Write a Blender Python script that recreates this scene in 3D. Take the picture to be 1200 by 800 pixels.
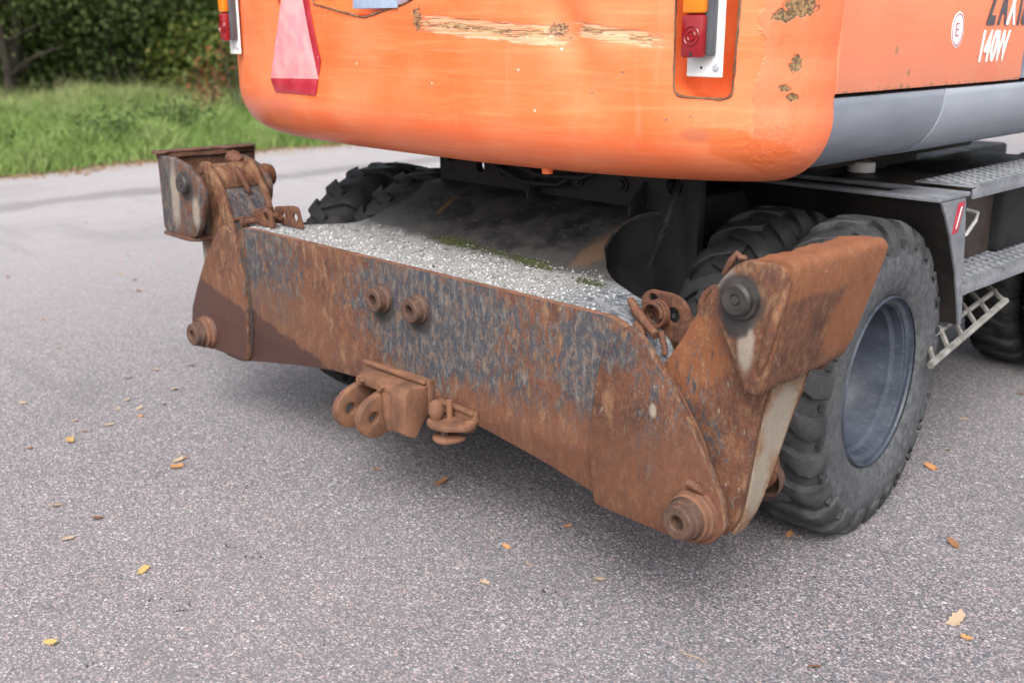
import bpy, bmesh, math, random
import numpy as np
from mathutils import Vector, Matrix
PI = math.pi
random.seed(7); rng = np.random.default_rng(11)
for o in list(bpy.data.objects): bpy.data.objects.remove(o)
sc = bpy.context.scene
COL = sc.collection

# ------------------------------------------------------------------ camera
cam_d = bpy.data.cameras.new('camera'); cam = bpy.data.objects.new('camera', cam_d); COL.objects.link(cam)
sc.camera = cam
F = 1252.0; PITCH = math.atan(368 / F)
fh = Vector((-.717, .697, 0)).normalized()
fwd = Vector((fh.x * math.cos(PITCH), fh.y * math.cos(PITCH), -math.sin(PITCH)))
cam.location = (2.77, -2.13, 1.62)
cam.rotation_euler = fwd.to_track_quat('-Z', 'Y').to_euler()
cam_d.sensor_width = 36; cam_d.lens = 36 * F / 1200
cam_d.clip_start = .05; cam_d.clip_end = 2000
cam_d.dof.use_dof = True; cam_d.dof.focus_distance = 3.25; cam_d.dof.aperture_fstop = 2.3

# ------------------------------------------------------------------ light
SUN_EL, SUN_AZ = 47, 142      # degrees; azimuth measured from +Y towards +X
w = bpy.data.worlds.new('World'); sc.world = w; w.use_nodes = True
wn = w.node_tree; wn.nodes.clear()
sky = wn.nodes.new('ShaderNodeTexSky'); sky.sky_type = 'NISHITA'; sky.sun_disc = False
sky.sun_elevation = math.radians(SUN_EL); sky.sun_rotation = math.radians(SUN_AZ)
sky.dust_density = 5; sky.air_density = 1.0; sky.ozone_density = 1
hsv = wn.nodes.new('ShaderNodeHueSaturation'); hsv.inputs['Saturation'].default_value = .36
bg = wn.nodes.new('ShaderNodeBackground'); bg.inputs['Strength'].default_value = .15
wo = wn.nodes.new('ShaderNodeOutputWorld')
wn.links.new(sky.outputs[0], hsv.inputs['Color']); wn.links.new(hsv.outputs[0], bg.inputs[0]); wn.links.new(bg.outputs[0], wo.inputs[0])
sd = bpy.data.lights.new('sun', 'SUN'); sd.energy = 1.05; sd.angle = math.radians(40); sd.color = (1, .965, .92)
sun = bpy.data.objects.new('sun', sd); COL.objects.link(sun)
el, az = math.radians(SUN_EL), math.radians(SUN_AZ)
sdir = Vector((math.sin(az) * math.cos(el), math.cos(az) * math.cos(el), math.sin(el)))
sun.rotation_euler = sdir.to_track_quat('Z', 'Y').to_euler(); sun.location = (6, -6, 9)
sc.view_settings.view_transform = 'Standard'; sc.view_settings.look = 'None'
sc.view_settings.exposure = 0.95; sc.view_settings.gamma = 1

# ------------------------------------------------------------------ material helper
class MB:
    def __init__(s, name):
        s.m = bpy.data.materials.new(name); s.m.use_nodes = True
        s.t = s.m.node_tree; s.t.nodes.clear()
        s.out = s.t.nodes.new('ShaderNodeOutputMaterial')
        s.b = s.t.nodes.new('ShaderNodeBsdfPrincipled')
        s.t.links.new(s.b.outputs[0], s.out.inputs[0])
        s.tc = s.t.nodes.new('ShaderNodeTexCoord').outputs['Object']
        s.h = None
    def lk(s, v, sock):
        if v is None: return
        if isinstance(v, bpy.types.NodeSocket): s.t.links.new(v, sock)
        elif isinstance(v, (tuple, list)) and len(v) == 3 and len(sock.default_value) == 4: sock.default_value = (*v, 1)
        else: sock.default_value = v
    def math(s, op, a, b=None, clamp=False):
        n = s.t.nodes.new('ShaderNodeMath'); n.operation = op; n.use_clamp = clamp
        s.lk(a, n.inputs[0]); s.lk(b, n.inputs[1]) if b is not None else None
        return n.outputs[0]
    def add(s, a, b): return s.math('ADD', a, b)
    def mul(s, a, b): return s.math('MULTIPLY', a, b)
    def mx(s, a, b): return s.math('MAXIMUM', a, b)
    def ss(s, v, a, b, lo=0., hi=1.):
        n = s.t.nodes.new('ShaderNodeMapRange'); n.interpolation_type = 'SMOOTHSTEP'
        s.lk(v, n.inputs[0]); n.inputs[1].default_value = a; n.inputs[2].default_value = b
        n.inputs[3].default_value = lo; n.inputs[4].default_value = hi; return n.outputs[0]
    def scale(s, vec, k, off=(0, 0, 0)):
        n = s.t.nodes.new('ShaderNodeVectorMath'); n.operation = 'MULTIPLY_ADD'
        s.lk(vec, n.inputs[0]); n.inputs[1].default_value = k; n.inputs[2].default_value = off; return n.outputs[0]
    def noise(s, sc_, det=4, rough=.55, stretch=(1, 1, 1), off=(0, 0, 0), dist=0, col=False):
        n = s.t.nodes.new('ShaderNodeTexNoise')
        s.lk(s.scale(s.tc, stretch, off), n.inputs['Vector'])
        n.inputs['Scale'].default_value = sc_; n.inputs['Detail'].default_value = det
        n.inputs['Roughness'].default_value = rough; n.inputs['Distortion'].default_value = dist
        return n.outputs['Color' if col else 'Fac']
    def voro(s, sc_, feat='F1', stretch=(1, 1, 1), col=False, rand=1):
        n = s.t.nodes.new('ShaderNodeTexVoronoi'); n.feature = feat
        s.lk(s.scale(s.tc, stretch), n.inputs['Vector']); n.inputs['Scale'].default_value = sc_
        n.inputs['Randomness'].default_value = rand
        return n.outputs['Color'] if col else n.outputs['Distance']
    def mix(s, f, a, b, mode='MIX'):
        n = s.t.nodes.new('ShaderNodeMix'); n.data_type = 'RGBA'; n.blend_type = mode
        s.lk(f, n.inputs[0]); s.lk(a, n.inputs[6]); s.lk(b, n.inputs[7]); return n.outputs[2]
    def xyz(s):
        n = s.t.nodes.new('ShaderNodeSeparateXYZ'); s.lk(s.tc, n.inputs[0]); return n.outputs
    def blob(s, c, r, warp=.5, wsc=12, edge=.4, stretch=(1, 1, 1)):
        n = s.t.nodes.new('ShaderNodeVectorMath'); n.operation = 'MULTIPLY_ADD'
        s.lk(s.tc, n.inputs[0]); n.inputs[1].default_value = tuple(1 / q for q in r)
        n.inputs[2].default_value = tuple(-a / q for a, q in zip(c, r))
        l = s.t.nodes.new('ShaderNodeVectorMath'); l.operation = 'LENGTH'; s.lk(n.outputs[0], l.inputs[0])
        d = s.add(l.outputs['Value'], s.mul(s.add(s.noise(wsc, 4, .6, stretch), -.5), warp * 2))
        return s.ss(d, 1 + edge / 2, 1 - edge / 2)
    def ramp(s, f, stops):
        n = s.t.nodes.new('ShaderNodeValToRGB'); s.lk(f, n.inputs[0]); e = n.color_ramp.elements
        while len(e) < len(stops): e.new(.5)
        for q, (p, c) in zip(e, stops): q.position = p; q.color = (*c, 1)
        return n.outputs[0]
    def done(s, col, rough=.6, metal=0., bump=None, bd=.002, bs=.6, spec=.5, coat=0):
        s.lk(col, s.b.inputs['Base Color']); s.lk(rough, s.b.inputs['Roughness']); s.lk(metal, s.b.inputs['Metallic'])
        s.b.inputs['Specular IOR Level'].default_value = spec
        if coat: s.b.inputs['Coat Weight'].default_value = coat; s.b.inputs['Coat Roughness'].default_value = .25
        if bump is not None:
            n = s.t.nodes.new('ShaderNodeBump'); n.inputs['Strength'].default_value = bs; n.inputs['Distance'].default_value = bd
            s.lk(bump, n.inputs['Height']); s.t.links.new(n.outputs[0], s.b.inputs['Normal'])
        return s.m

R_OR = (.130, .052, .028); R_DK = (.055, .024, .018); R_TAN = (.27, .165, .090); BLUE = (.028, .038, .052); GREYB = (.125, .135, .135)
PALE = (.34, .31, .26); MAROON = (.085, .036, .030)

def rust(name, blue=.0, tan=.0, dark=.0, pale=.0, blues=(), pales=(), darks=(), oranges=(), wet=False, streak=(1, 1, .42), sc_=1., bump=.7, rgh=.72):
    """worn painted steel: two rusts under broken blue-grey paint; the lists hold worn places and painted seam shade (centre, radii)"""
    s = MB(name)
    n1 = s.noise(9 * sc_, 6, .65); n2 = s.noise(60 * sc_, 5, .7, streak); n3 = s.noise(160 * sc_, 4, .6); n4 = s.noise(26 * sc_, 6, .7, streak, (3, 1, 7)); nm = s.noise(34 * sc_, 5, .65, (1, 1, .5), (1, 8, 4), dist=.6)
    c = s.mix(s.ss(n1, .3, .72), R_OR, R_DK)
    c = s.mix(s.ss(n2, .45, .72, 0, .55), c, (.24, .098, .042))
    c = s.mix(s.ss(s.noise(38 * sc_, 6, .75, (1, 1, .45), (4, 7, 1)), .50, .62, 0, .75), c, (.085, .034, .022))
    c = s.mix(s.ss(s.add(n4, tan), .54, .76, 0, .6), c, R_TAN)
    for cc, rr in oranges: c = s.mix(s.mul(s.blob(cc, rr, .5, 9), .55), c, (.25, .090, .034))
    bm = s.add(s.mul(n2, .45), s.mul(nm, .55))
    bm = s.add(s.mul(bm, .68), s.mul(s.noise(120, 5, .75, (1, 1, .35), (6, 6, 2)), .32)); bias = s.add(bm, blue)
    for cc, rr, a in blues: bias = s.add(bias, s.mul(s.blob(cc, rr, .5, 8, 1.2), a))
    mb = s.ss(bias, .53, .60)
    pb = s.mix(s.ss(s.noise(48, 5, .7, (1, 1, .35), (9, 2, 2)), .47, .70), BLUE, GREYB)
    c = s.mix(s.mul(mb, .90), c, pb)
    rb = s.mul(mb, s.ss(s.noise(44, 6, .78, (1, 1, .6), (8, 1, 8), dist=.8), .48, .60)); c = s.mix(s.mul(rb, .52), c, s.mix(n1, (.13, .065, .036), (.25, .16, .095)))
    c = s.mix(s.mul(s.ss(s.noise(150, 5, .8, (1, 1, .4), (3, 1, 3)), .55, .64), .5), c, s.mix(nm, (.05, .05, .05), (.29, .22, .15)))
    c = s.mix(s.mul(s.ss(s.noise(90, 5, .8, (1, 1, .5), (1, 9, 3)), .60, .66), .3), c, (.030, .024, .022))
    c = s.mix(s.ss(s.add(s.noise(90, 5, .75, (1, 1, .3), (5, 5, 5)), pale), .62, .70, 0, .8), c, PALE)
    for cc, rr in pales: c = s.mix(s.mul(s.blob(cc, rr, .45, 14, .7), .85), c, s.mix(n2, (.33, .28, .215), (.20, .185, .165)))
    for cc, rr in darks: c = s.mix(s.mul(s.blob(cc, rr, .3, 25, .35), .93), c, (.028, .025, .026))
    if dark: c = s.mix(dark, c, s.mix(n3, (.02, .018, .018), (.07, .06, .055)))
    c = s.mix(.55, c, s.ramp(n3, [(.3, (.35, .33, .31)), (.5, (.5, .5, .5)), (.7, (.72, .71, .7))]), 'OVERLAY')
    r = s.ss(n1, .3, .7, rgh - .1, rgh + .12)
    if wet:
        x, y, z = s.xyz()
        # bare rust below the paint on the right half
        rm = s.mul(s.ss(s.add(s.add(z, s.mul(x, -.14)), s.mul(s.add(n4, -.5), .30)), .50, .40), s.ss(x, .20, .5))
        c = s.mix(s.mul(rm, .6), c, s.mix(n2, (.075, .032, .020), (.165, .066, .032)))
        rm = s.mul(s.ss(s.add(z, s.mul(s.add(n4, -.5), .38)), .70, .62), s.ss(x, -.28, -.42))
        c = s.mix(s.mul(rm, .6), c, s.mix(n2, (.090, .040, .024), (.175, .078, .042)))
        edge = s.add(s.add(z, s.mul(x, .23)), s.mul(s.add(s.noise(20, 6, .75), -.5), .12))
        wm = s.mul(s.ss(edge, .335, .322), s.ss(x, -.2, -.26))
        c = s.mix(s.mul(wm, .88), c, s.mix(n2, (.040, .020, .018), (.072, .034, .028))); r = s.mix(wm, r, (.5, .5, .5))
    hb = s.add(s.mul(n3, .6), s.mul(n1, 1.2)); hb = s.add(hb, s.mul(mb, .25))
    return s.done(c, r, 0, hb, .003, bump, .35)

def paint_simple(name, c1, c2, rough=.5, dirt=.3, sc_=8, bump=.001, stretch=(1, 1, 1), dirtc=(.09, .075, .06), spec=.4):
    s = MB(name); a = s.noise(sc_, 6, .65, stretch); b = s.noise(sc_ * 9, 5, .7, stretch)
    c = s.mix(s.ss(a, .3, .7), c1, c2); c = s.mix(s.ss(b, .5, .8, 0, dirt), c, dirtc)
    return s.done(c, s.ss(a, .3, .7, rough - .08, rough + .12), 0, s.add(a, s.mul(b, .3)), bump, .6, spec)

def mat_orange(name, corner=True):
    s = MB(name); x, y, z = s.xyz()
    n = s.noise(3.2, 5, .6); ns = s.noise(7, 5, .6, (.5, .5, 9)); nv = s.noise(16, 4, .6, (1, 1, .06)); nf = s.noise(55, 5, .7)
    c = s.mix(s.ss(n, .3, .7), (.79, .140, .036), (.80, .205, .080))
    c = s.mix(s.ss(ns, .45, .75, 0, .4), c, (.85, .29, .13))
    c = s.mix(s.ss(nv, .56, .75, 0, .32), c, (.82, .30, .18))
    c = s.mix(s.ss(s.noise(150, 3, .6, (.15, .15, 2.5)), .60, .72, 0, .22), c, (.84, .40, .25))
    c = s.mix(s.ss(nf, .70, .78, 0, .5), c, (.42, .22, .13))
    r = s.ss(n, .3, .7, .36, .5)
    h = s.mul(n, .5)
    if corner:
        # rear face: long scrape bands through to primer and steel
        for (cx, cz, rx, rz, tilt) in ((.33, 1.612, .27, .026, .07), (.77, 1.600, .115, .020, .12)):
            zz = s.add(z, s.mul(s.add(x, -cx), tilt))
            fx = s.math('ABSOLUTE', s.mul(s.add(x, -cx), 1 / rx)); fz = s.math('ABSOLUTE', s.mul(s.add(zz, -cz), 1 / rz))
            d = s.add(s.mx(fx, fz), s.mul(s.add(s.noise(28, 5, .7, (.6, .6, 3)), -.5), 1.3))
            m = s.mul(s.ss(d, 1.15, .85), s.ss(y, .5, .4))
            st = s.noise(95, 4, .65, (.05, .05, 1.4), (2, 2, 2))
            sc2 = s.ramp(st, [(.36, (.10, .06, .045)), (.43, (.52, .30, .15)), (.50, (.82, .36, .20)), (.60, (.86, .50, .36)), (.68, (.62, .42, .22))])
            c = s.mix(s.mul(m, s.ss(st, .38, .46, .9, .8)), c, sc2)
            core = s.mul(s.ss(s.add(fz, s.mul(s.add(s.noise(34, 5, .7, (.5, .5, 2)), -.5), 2.2)), .42, .22), s.mul(s.ss(fx, 1.0, .9), s.ss(y, .5, .4)))
            core = s.mul(core, s.ss(s.noise(22, 4, .6, (1, 1, 1), (3, 3, 8)), .40, .48))
            c = s.mix(core, c, s.ramp(s.noise(80, 4, .6, (.25, .25, 2)), [(.35, (.07, .045, .035)), (.5, (.40, .24, .11)), (.62, (.55, .38, .20))]))
            h = s.add(h, s.mul(m, -.6)); h = s.add(h, s.mul(core, -.8))
        for cc, rr in (((.035, .11, 1.645), (.022, .2, .036)), ((.585, .16, 1.613), (.030, .2, .020))):
            m = s.mul(s.blob(cc, rr, .9, 70, .4), .9); c = s.mix(m, c, s.mix(s.ss(s.noise(150, 3), .4, .6), (.05, .035, .03), (.40, .24, .11)))
        # repainted and flaking right-hand corner
        rp = s.mul(s.ss(s.add(x, s.mul(s.add(s.noise(8, 5, .6), -.5), .16)), 1.118, 1.130), s.ss(z, 1.2, 1.4))
        c = s.mix(s.mul(rp, .75), c, s.mix(s.noise(20, 5, .7, (1, 1, .5)), (.68, .12, .040), (.80, .22, .115)))
        for cc, rr in (((1.03, .42, 1.335), (.09, .3, .022)), ((1.10, .42, 1.295), (.085, .3, .04)), ((1.14, .45, 1.27), (.06, .3, .045))):
            m = s.blob(cc, rr, .45, 16, .18); c = s.mix(s.mul(m, .65), c, (.68, .14, .035))
        m = s.blob((.985, .35, 1.335), (.045, .3, .02), .6, 22, .9); c = s.mix(s.mul(m, .5), c, (.30, .14, .09))
        for cc, rr in (((1.190, .46, 1.672), (.024, .2, .030)), ((1.165, .44, 1.648), (.020, .2, .016)), ((1.203, .47, 1.685), (.012, .1, .012)), ((1.187, .454, 1.526), (.009, .1, .024)), ((1.174, .435, 1.462), (.010, .1, .009)), ((1.187, .455, 1.438), (.010, .1, .010))):
            m = s.blob(cc, rr, .75, 60, .25); c = s.mix(m, c, s.mix(s.ss(s.noise(120, 4, .7), .4, .6), (.085, .05, .025), (.30, .18, .075))); h = s.add(h, s.mul(m, -.8))
        h = s.add(h, s.mul(s.mul(rp, s.noise(24, 5, .65, (1, 1, .6), dist=1.0)), .9))
        fl = s.blob((1.14, .45, 1.31), (.075, .4, .085), .4, 10, .8)
        h = s.add(h, s.mul(s.mul(fl, s.noise(26, 5, .6, (1, 1, 1.4), (2, 2, 2), dist=1.2)), 1.0))
        c = s.mix(s.mul(s.mul(fl, s.ss(s.noise(42, 5, .7, (1, 1, .6), dist=2), .56, .68)), .35), c, (.82, .42, .30))
        # scuffed left-hand lower corner
        m = s.blob((-1.25, .35, 1.33), (.45, .5, .08), .5, 6, .8); c = s.mix(s.mul(m, .5), c, (.62, .15, .07))
        m = s.blob((-.84, .2, 1.34), (.10, .4, .05), .5, 14, .5); c = s.mix(s.mul(m, .5), c, (.64, .15, .08))
        # streaky darker orange along the rounded bottom
        m = s.mul(s.ss(z, 1.36, 1.26), s.ss(s.noise(8, 5, .65, (.6, .6, 14)), .4, .7)); c = s.mix(s.mul(m, .45), c, (.58, .16, .075))
        for px, pz in ((.46, 1.50), (.70, 1.44), (.52, 1.385), (.10, 1.45), (.98, 1.385), (.92, 1.375), (-.30, 1.50), (.80, 1.50), (.62, 1.59), (.60, 1.56)):
            m = s.blob((px, .15, pz), (.0042, .3, .0038), .8, 160, .5); c = s.mix(m, c, (.18, .12, .09) if px > .6 else (.55, .45, .36))
    else:
        m = s.ss(s.add(z, s.mul(s.add(n, -.5), .3)), 1.62, 1.45); c = s.mix(s.mul(m, .35), c, (.80, .33, .21))
        c = s.mix(.45, c, (.80, .30, .19))
        m = s.mul(s.ss(z, 1.462, 1.444), s.ss(s.noise(40, 5, .7), .5, .62)); c = s.mix(s.mul(m, .8), c, (.22, .16, .07))
        for cc in ((1.235, .93, 1.555), (1.235, 1.02, 1.49), (1.235, .98, 1.447)):
            m = s.blob(cc, (.1, .011, .011), .9, 70, .7); c = s.mix(s.mul(m, .7), c, (.30, .2, .1))
        m = s.blob((1.235, 1.58, 1.475), (.2, .09, .035), .2, 6, .3); c = s.mix(s.mul(m, .45), c, (.78, .20, .10))
    return s.done(c, r, 0, h, .004, .8, .45, .12)

M = {}
M['orange'] = mat_orange('faded_orange_paint_rear'); M['orange_side'] = mat_orange('faded_orange_paint_side', False)
M['orange_in'] = paint_simple('orange_recess_paint', (.72, .12, .03), (.80, .19, .06), .35, .2)
M['lip'] = rust('chipped_orange_edge', blue=-1, tan=.15)
M['skirt'] = paint_simple('grey_skirt_paint', (.155, .175, .215), (.26, .285, .33), .42, .3, 3, .001, (1, .4, 1.6), (.36, .36, .37))
M['skirt_light'] = paint_simple('pale_grey_skirt_paint', (.24, .27, .31), (.34, .37, .42), .42, .3, 3, .001, (1, .4, 1.6), (.40, .39, .37))
M['plate'] = rust('beam_front_steel', blue=-.010, tan=.06, wet=True,
                  blues=[((-.75, 0, .72), (.2, .3, .22), .10), ((.12, 0, .74), (.36, .3, .19), .115), ((.55, 0, .70), (.45, .3, .2), .075), ((.90, 0, .78), (.1, .3, .2), .11), ((-.885, 0, .6), (.035, .3, .4), .2), ((.12, 0, .55), (.2, .3, .12), .05)],  # entries along the cheek seams put the seam's shade into the colour
                  darks=[((-.045, 0, .722), (.062, .3, .062)), ((.150, 0, .722), (.062, .3, .062))])
M['cheek'] = rust('cheek_steel', blue=-.028, tan=.02, wet=True, blues=[((.98, 0, .80), (.09, .2, .07), .14), ((1.15, 0, .62), (.10, .3, .2), .07), ((-.95, 0, .75), (.1, .2, .1), .03)],
                  pales=[((1.135, 0, .655), (.010, .3, .018))], oranges=[])
M['cheek_edge'] = rust('cheek_edge_steel', blue=.035, tan=.10, sc_=1.5)
M['lever'] = rust('lever_steel', blue=-.01, tan=.04, oranges=[((1.2, 0, .8), (.13, .1, .12)), ((-1.2, 0, .6), (.12, .2, .2))],
                  blues=[((1.22, 0, .62), (.09, .3, .14), .07)], sc_=1.3, streak=(1, 1, .5))
M['lever_out'] = rust('lever_outer_worn_steel', blue=-.2, tan=.26, pale=.07, streak=(1, 1, .3), pales=[((1.40, .12, .66), (.3, .07, .10)), ((1.38, .08, .50), (.3, .04, .09))], sc_=1.5, rgh=.6, bump=.4)
M['lever_in'] = rust('lever_inner_painted_steel', blue=.10, blues=[((-1.15, .15, .98), (.2, .2, .2), .05)], sc_=1.4)
M['lever_left'] = rust('left_lever_steel', blue=-.05, tan=.12, pale=.0, pales=[((-1.31, 0, .68), (.014, .1, .07)), ((-1.28, 0, .86), (.03, .2, .10))])
M['foot'] = rust('foot_rusty_steel', blue=-.3, tan=.03, streak=(1, .8, .3), sc_=1.3, oranges=[((1.52, .2, 1.08), (.2, .5, .06)), ((1.52, .30, .93), (.2, .16, .10))])
M['gusset'] = rust('foot_gusset_worn_steel', blue=-.08, tan=.06, streak=(1, 1, .6), pales=[((1.425, 0, .90), (.022, .5, .07)), ((1.36, 0, 1.05), (.03, .5, .03))], darks=[((1.405, 0, 1.005), (.064, .5, .070)), ((1.395, 0, .955), (.040, .5, .045))])
M['foot_left'] = rust('left_foot_worn_steel', blue=.0, tan=.02, dark=.25)
M['gusset_left'] = rust('left_gusset_worn_steel', blue=.06, tan=.0, pale=-.0, blues=[((-1.47, 0, .95), (.07, .2, .2), .16)], pales=[((-1.37, 0, .95), (.035, .4, .13)), ((-1.20, 0, .90), (.03, .4, .06))], darks=[((-1.265, 0, 1.0), (.05, .5, .062))], rgh=.55)
M['pin'] = paint_simple('greasy_black_pin', (.02, .018, .018), (.045, .04, .038), .5, .3, 20, .003)
M['boss'] = rust('boss_rusty_steel', blue=-.1, dark=.5, tan=.05, sc_=1.5, bump=.3)
M['hitch'] = paint_simple('hitch_brown_rust', (.10, .048, .030), (.205, .098, .054), .78, .6, 16, .002, (1, 1, .7), (.085, .034, .02))
M['rod'] = rust('rod_rusty_steel', blue=-.5, sc_=2.5)
M['weld'] = rust('weld_bead', blue=-.02, tan=.0, sc_=3)
M['seam'] = paint_simple('dark_seam_paint', (.018, .022, .030), (.07, .055, .045), .6, .5, 30, .001, dirtc=(.14, .06, .03))

def mat_top():
    s = MB('beam_top_dusty_steel'); x, y, z = s.xyz()
    n = s.noise(10, 6, .65); f = s.noise(70, 5, .7, (.4, 1, 1)); g = s.noise(6, 4, .6)
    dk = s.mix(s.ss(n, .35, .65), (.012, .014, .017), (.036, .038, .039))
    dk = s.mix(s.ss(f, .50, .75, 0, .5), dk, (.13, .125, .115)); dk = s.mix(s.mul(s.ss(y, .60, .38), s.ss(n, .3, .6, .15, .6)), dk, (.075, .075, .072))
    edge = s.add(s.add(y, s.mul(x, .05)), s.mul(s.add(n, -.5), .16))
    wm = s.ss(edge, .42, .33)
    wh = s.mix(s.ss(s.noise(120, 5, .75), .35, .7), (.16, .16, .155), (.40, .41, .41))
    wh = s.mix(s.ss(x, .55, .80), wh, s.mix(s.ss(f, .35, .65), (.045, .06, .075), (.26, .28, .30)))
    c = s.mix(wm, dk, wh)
    rs = s.blob((.45, .52, .9), (.05, .12, .2), .7, 22, .8); c = s.mix(s.mul(rs, .5), c, (.15, .085, .045))
    rs = s.blob((-.42, .62, .92), (.014, .06, .2), .7, 26, .8); c = s.mix(s.mul(rs, .6), c, (.13, .075, .025))
    return s.done(c, s.ss(n, .3, .7, .42, .62), 0, s.add(f, n), .002, .5, .4)
M['top'] = mat_top()
M['black'] = paint_simple('dirty_black_frame_paint', (.007, .007, .008), (.019, .018, .019), .6, .35, 9, .002, dirtc=(.045, .036, .028))
M['black2'] = paint_simple('dusty_black_fender', (.009, .008, .008), (.019, .016, .015), .6, .45, 7, .002, dirtc=(.055, .026, .015))
M['step'] = paint_simple('grey_step_paint', (.125, .135, .152), (.21, .22, .24), .5, .4, 14, .001, dirtc=(.16, .12, .09))
M['ladder'] = paint_simple('ladder_pale_worn_steel', (.12, .115, .105), (.24, .23, .215), .6, .5, 20, .001, dirtc=(.10, .06, .04))
M['chrome'] = paint_simple('bright_handle', (.5, .5, .5), (.6, .6, .6), .3, .2, 20)
M['brown'] = paint_simple('dark_brown_tank', (.035, .024, .020), (.075, .055, .045), .5, .5, 9, .001, dirtc=(.12, .07, .045))

def mat_tyre():
    s = MB('tyre_rubber'); n = s.noise(7, 6, .65); f = s.noise(45, 5, .7)
    uvx = s.xyz()
    ln = s.t.nodes.new('ShaderNodeVectorMath'); ln.operation = 'LENGTH'; s.lk(s.scale(s.tc, (0, 1, 1)), ln.inputs[0]); r = ln.outputs['Value']
    c = s.mix(s.ss(n, .3, .7), (.020, .021, .023), (.05, .051, .053))
    dust = s.mul(s.ss(s.add(r, s.mul(s.add(n, -.5), .07)), .452, .425), s.ss(s.noise(16, 5, .7), .25, .65, .45, 1))
    c = s.mix(s.mul(dust, .8), c, s.mix(s.ss(f, .3, .7), (.045, .049, .056), (.13, .138, .148)))
    smear = s.mul(s.ss(s.noise(5, 4, .6, (1, 1, 1), (7, 7, 7)), .5, .62), s.ss(r, .37, .45)); c = s.mix(s.mul(smear, .8), c, (.022, .022, .024))
    c = s.mix(s.ss(s.noise(14, 5, .7), .45, .70, 0, .35), c, (.080, .076, .070))
    rings = s.mul(s.math('SINE', s.mul(r, 260)), .15)
    return s.done(c, s.ss(f, .3, .7, .62, .85), 0, s.add(f, rings), .002, .45, .4)
M['tyre'] = mat_tyre()
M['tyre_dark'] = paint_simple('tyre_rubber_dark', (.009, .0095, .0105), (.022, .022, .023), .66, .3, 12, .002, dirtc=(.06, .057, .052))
M['rim'] = paint_simple('rim_blue_grey_dusty', (.024, .031, .046), (.062, .075, .100), .5, .45, 7, .001, (.5, 1, 1), (.15, .165, .185))
M['amber'] = MB('amber_lens').done((.75, .20, .01), .18, 0, None, spec=.6); M['red'] = MB('red_lens').done((.24, .008, .012), .16, 0, None, spec=.6)
M['redrim'] = MB('lamp_ring_dark_red').done((.16, .006, .010), .2); M['white'] = paint_simple('white_painted_plate', (.66, .66, .66), (.74, .74, .74), .4, .15, 20)
M['housing'] = paint_simple('dark_grey_lamp_housing', (.06, .07, .08), (.1, .11, .12), .4, .2)
M['bluegrey'] = paint_simple('pale_blue_bracket', (.30, .38, .55), (.40, .48, .62), .45, .5, 30)
M['zinc'] = paint_simple('zinc_bolt', (.35, .38, .42), (.5, .52, .55), .35, .2, 40)
def mat_tri(n, a, b):
    s = MB(n); v = s.voro(700); f = s.noise(14, 4); c = s.mix(s.ss(f, .35, .7), a, b); c = s.mix(s.ss(s.noise(90, 3), .68, .72, 0, .6), c, (.7, .5, .5)); return s.done(c, .3, 0, v, .0003, .3)
M['tri_pink'] = mat_tri('faded_pink_reflector', (.84, .25, .28), (.86, .36, .36)); M['tri_red'] = mat_tri('dark_red_reflector', (.36, .018, .035), (.44, .04, .06))
M['sticker_w'] = MB('sticker_white').done((.80, .74, .74), .4); M['sticker_r'] = MB('sticker_dull_red').done((.42, .10, .12), .5)
M['let_dark'] = MB('lettering_dark_grey').done((.085, .075, .09), .45); M['let_white'] = MB('lettering_white').done((.82, .78, .78), .4)
M['gap_dark'] = MB('black_gap').done((.01, .01, .01), .8)
M['stone'] = None

# ------------------------------------------------------------------ object helpers
def link(name, me, mat=None, parent=None, loc=None):
    o = bpy.data.objects.new(name, me); COL.objects.link(o)
    if mat is not None and me is not None:
        me.materials.clear(); me.materials.append(M[mat] if isinstance(mat, str) else mat)
    if parent is not None: o.parent = parent
    if loc: o.location = loc
    return o
def tag(o, label=None, cat=None, group=None, kind=None):
    for k, v in (('label', label), ('category', cat), ('group', group), ('kind', kind)):
        if v: o[k] = v
    return o
def finish(me, ang=35, smooth=True):
    if smooth:
        me.polygons.foreach_set('use_smooth', [True] * len(me.polygons)); me.set_sharp_from_angle(angle=math.radians(ang))
    me.update(); return me
def bm_me(bm, ang=35, smooth=True):
    bmesh.ops.recalc_face_normals(bm, faces=bm.faces)
    me = bpy.data.meshes.new('m'); bm.to_mesh(me); bm.free(); return finish(me, ang, smooth)
def rnd(poly, r, seg=5):
    """round the corners of a polygon; r is one radius or a list"""
    out = []; n = len(poly)
    for i, p in enumerate(poly):
        rr = r[i] if isinstance(r, (list, tuple)) else r
        p = Vector(p); a = Vector(poly[i - 1]); b = Vector(poly[(i + 1) % n])
        if rr <= 0: out.append(tuple(p)); continue
        u = (a - p); v = (b - p); rr2 = min(rr, u.length * .48, v.length * .48)
        p0 = p + u.normalized() * rr2; p1 = p + v.normalized() * rr2
        for k in range(seg + 1):
            t = k / seg; out.append(tuple(p0 * (1 - t) ** 2 + p * 2 * t * (1 - t) + p1 * t ** 2))
    return out
def circ(cx, cy, r, n=24): return [(cx + r * math.cos(2 * PI * k / n), cy + r * math.sin(2 * PI * k / n)) for k in range(n)]
AX = {'Y': lambda u, v, w_: (u, w_, v), 'X': lambda u, v, w_: (w_, u, v), 'Z': lambda u, v, w_: (u, v, w_)}
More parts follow.
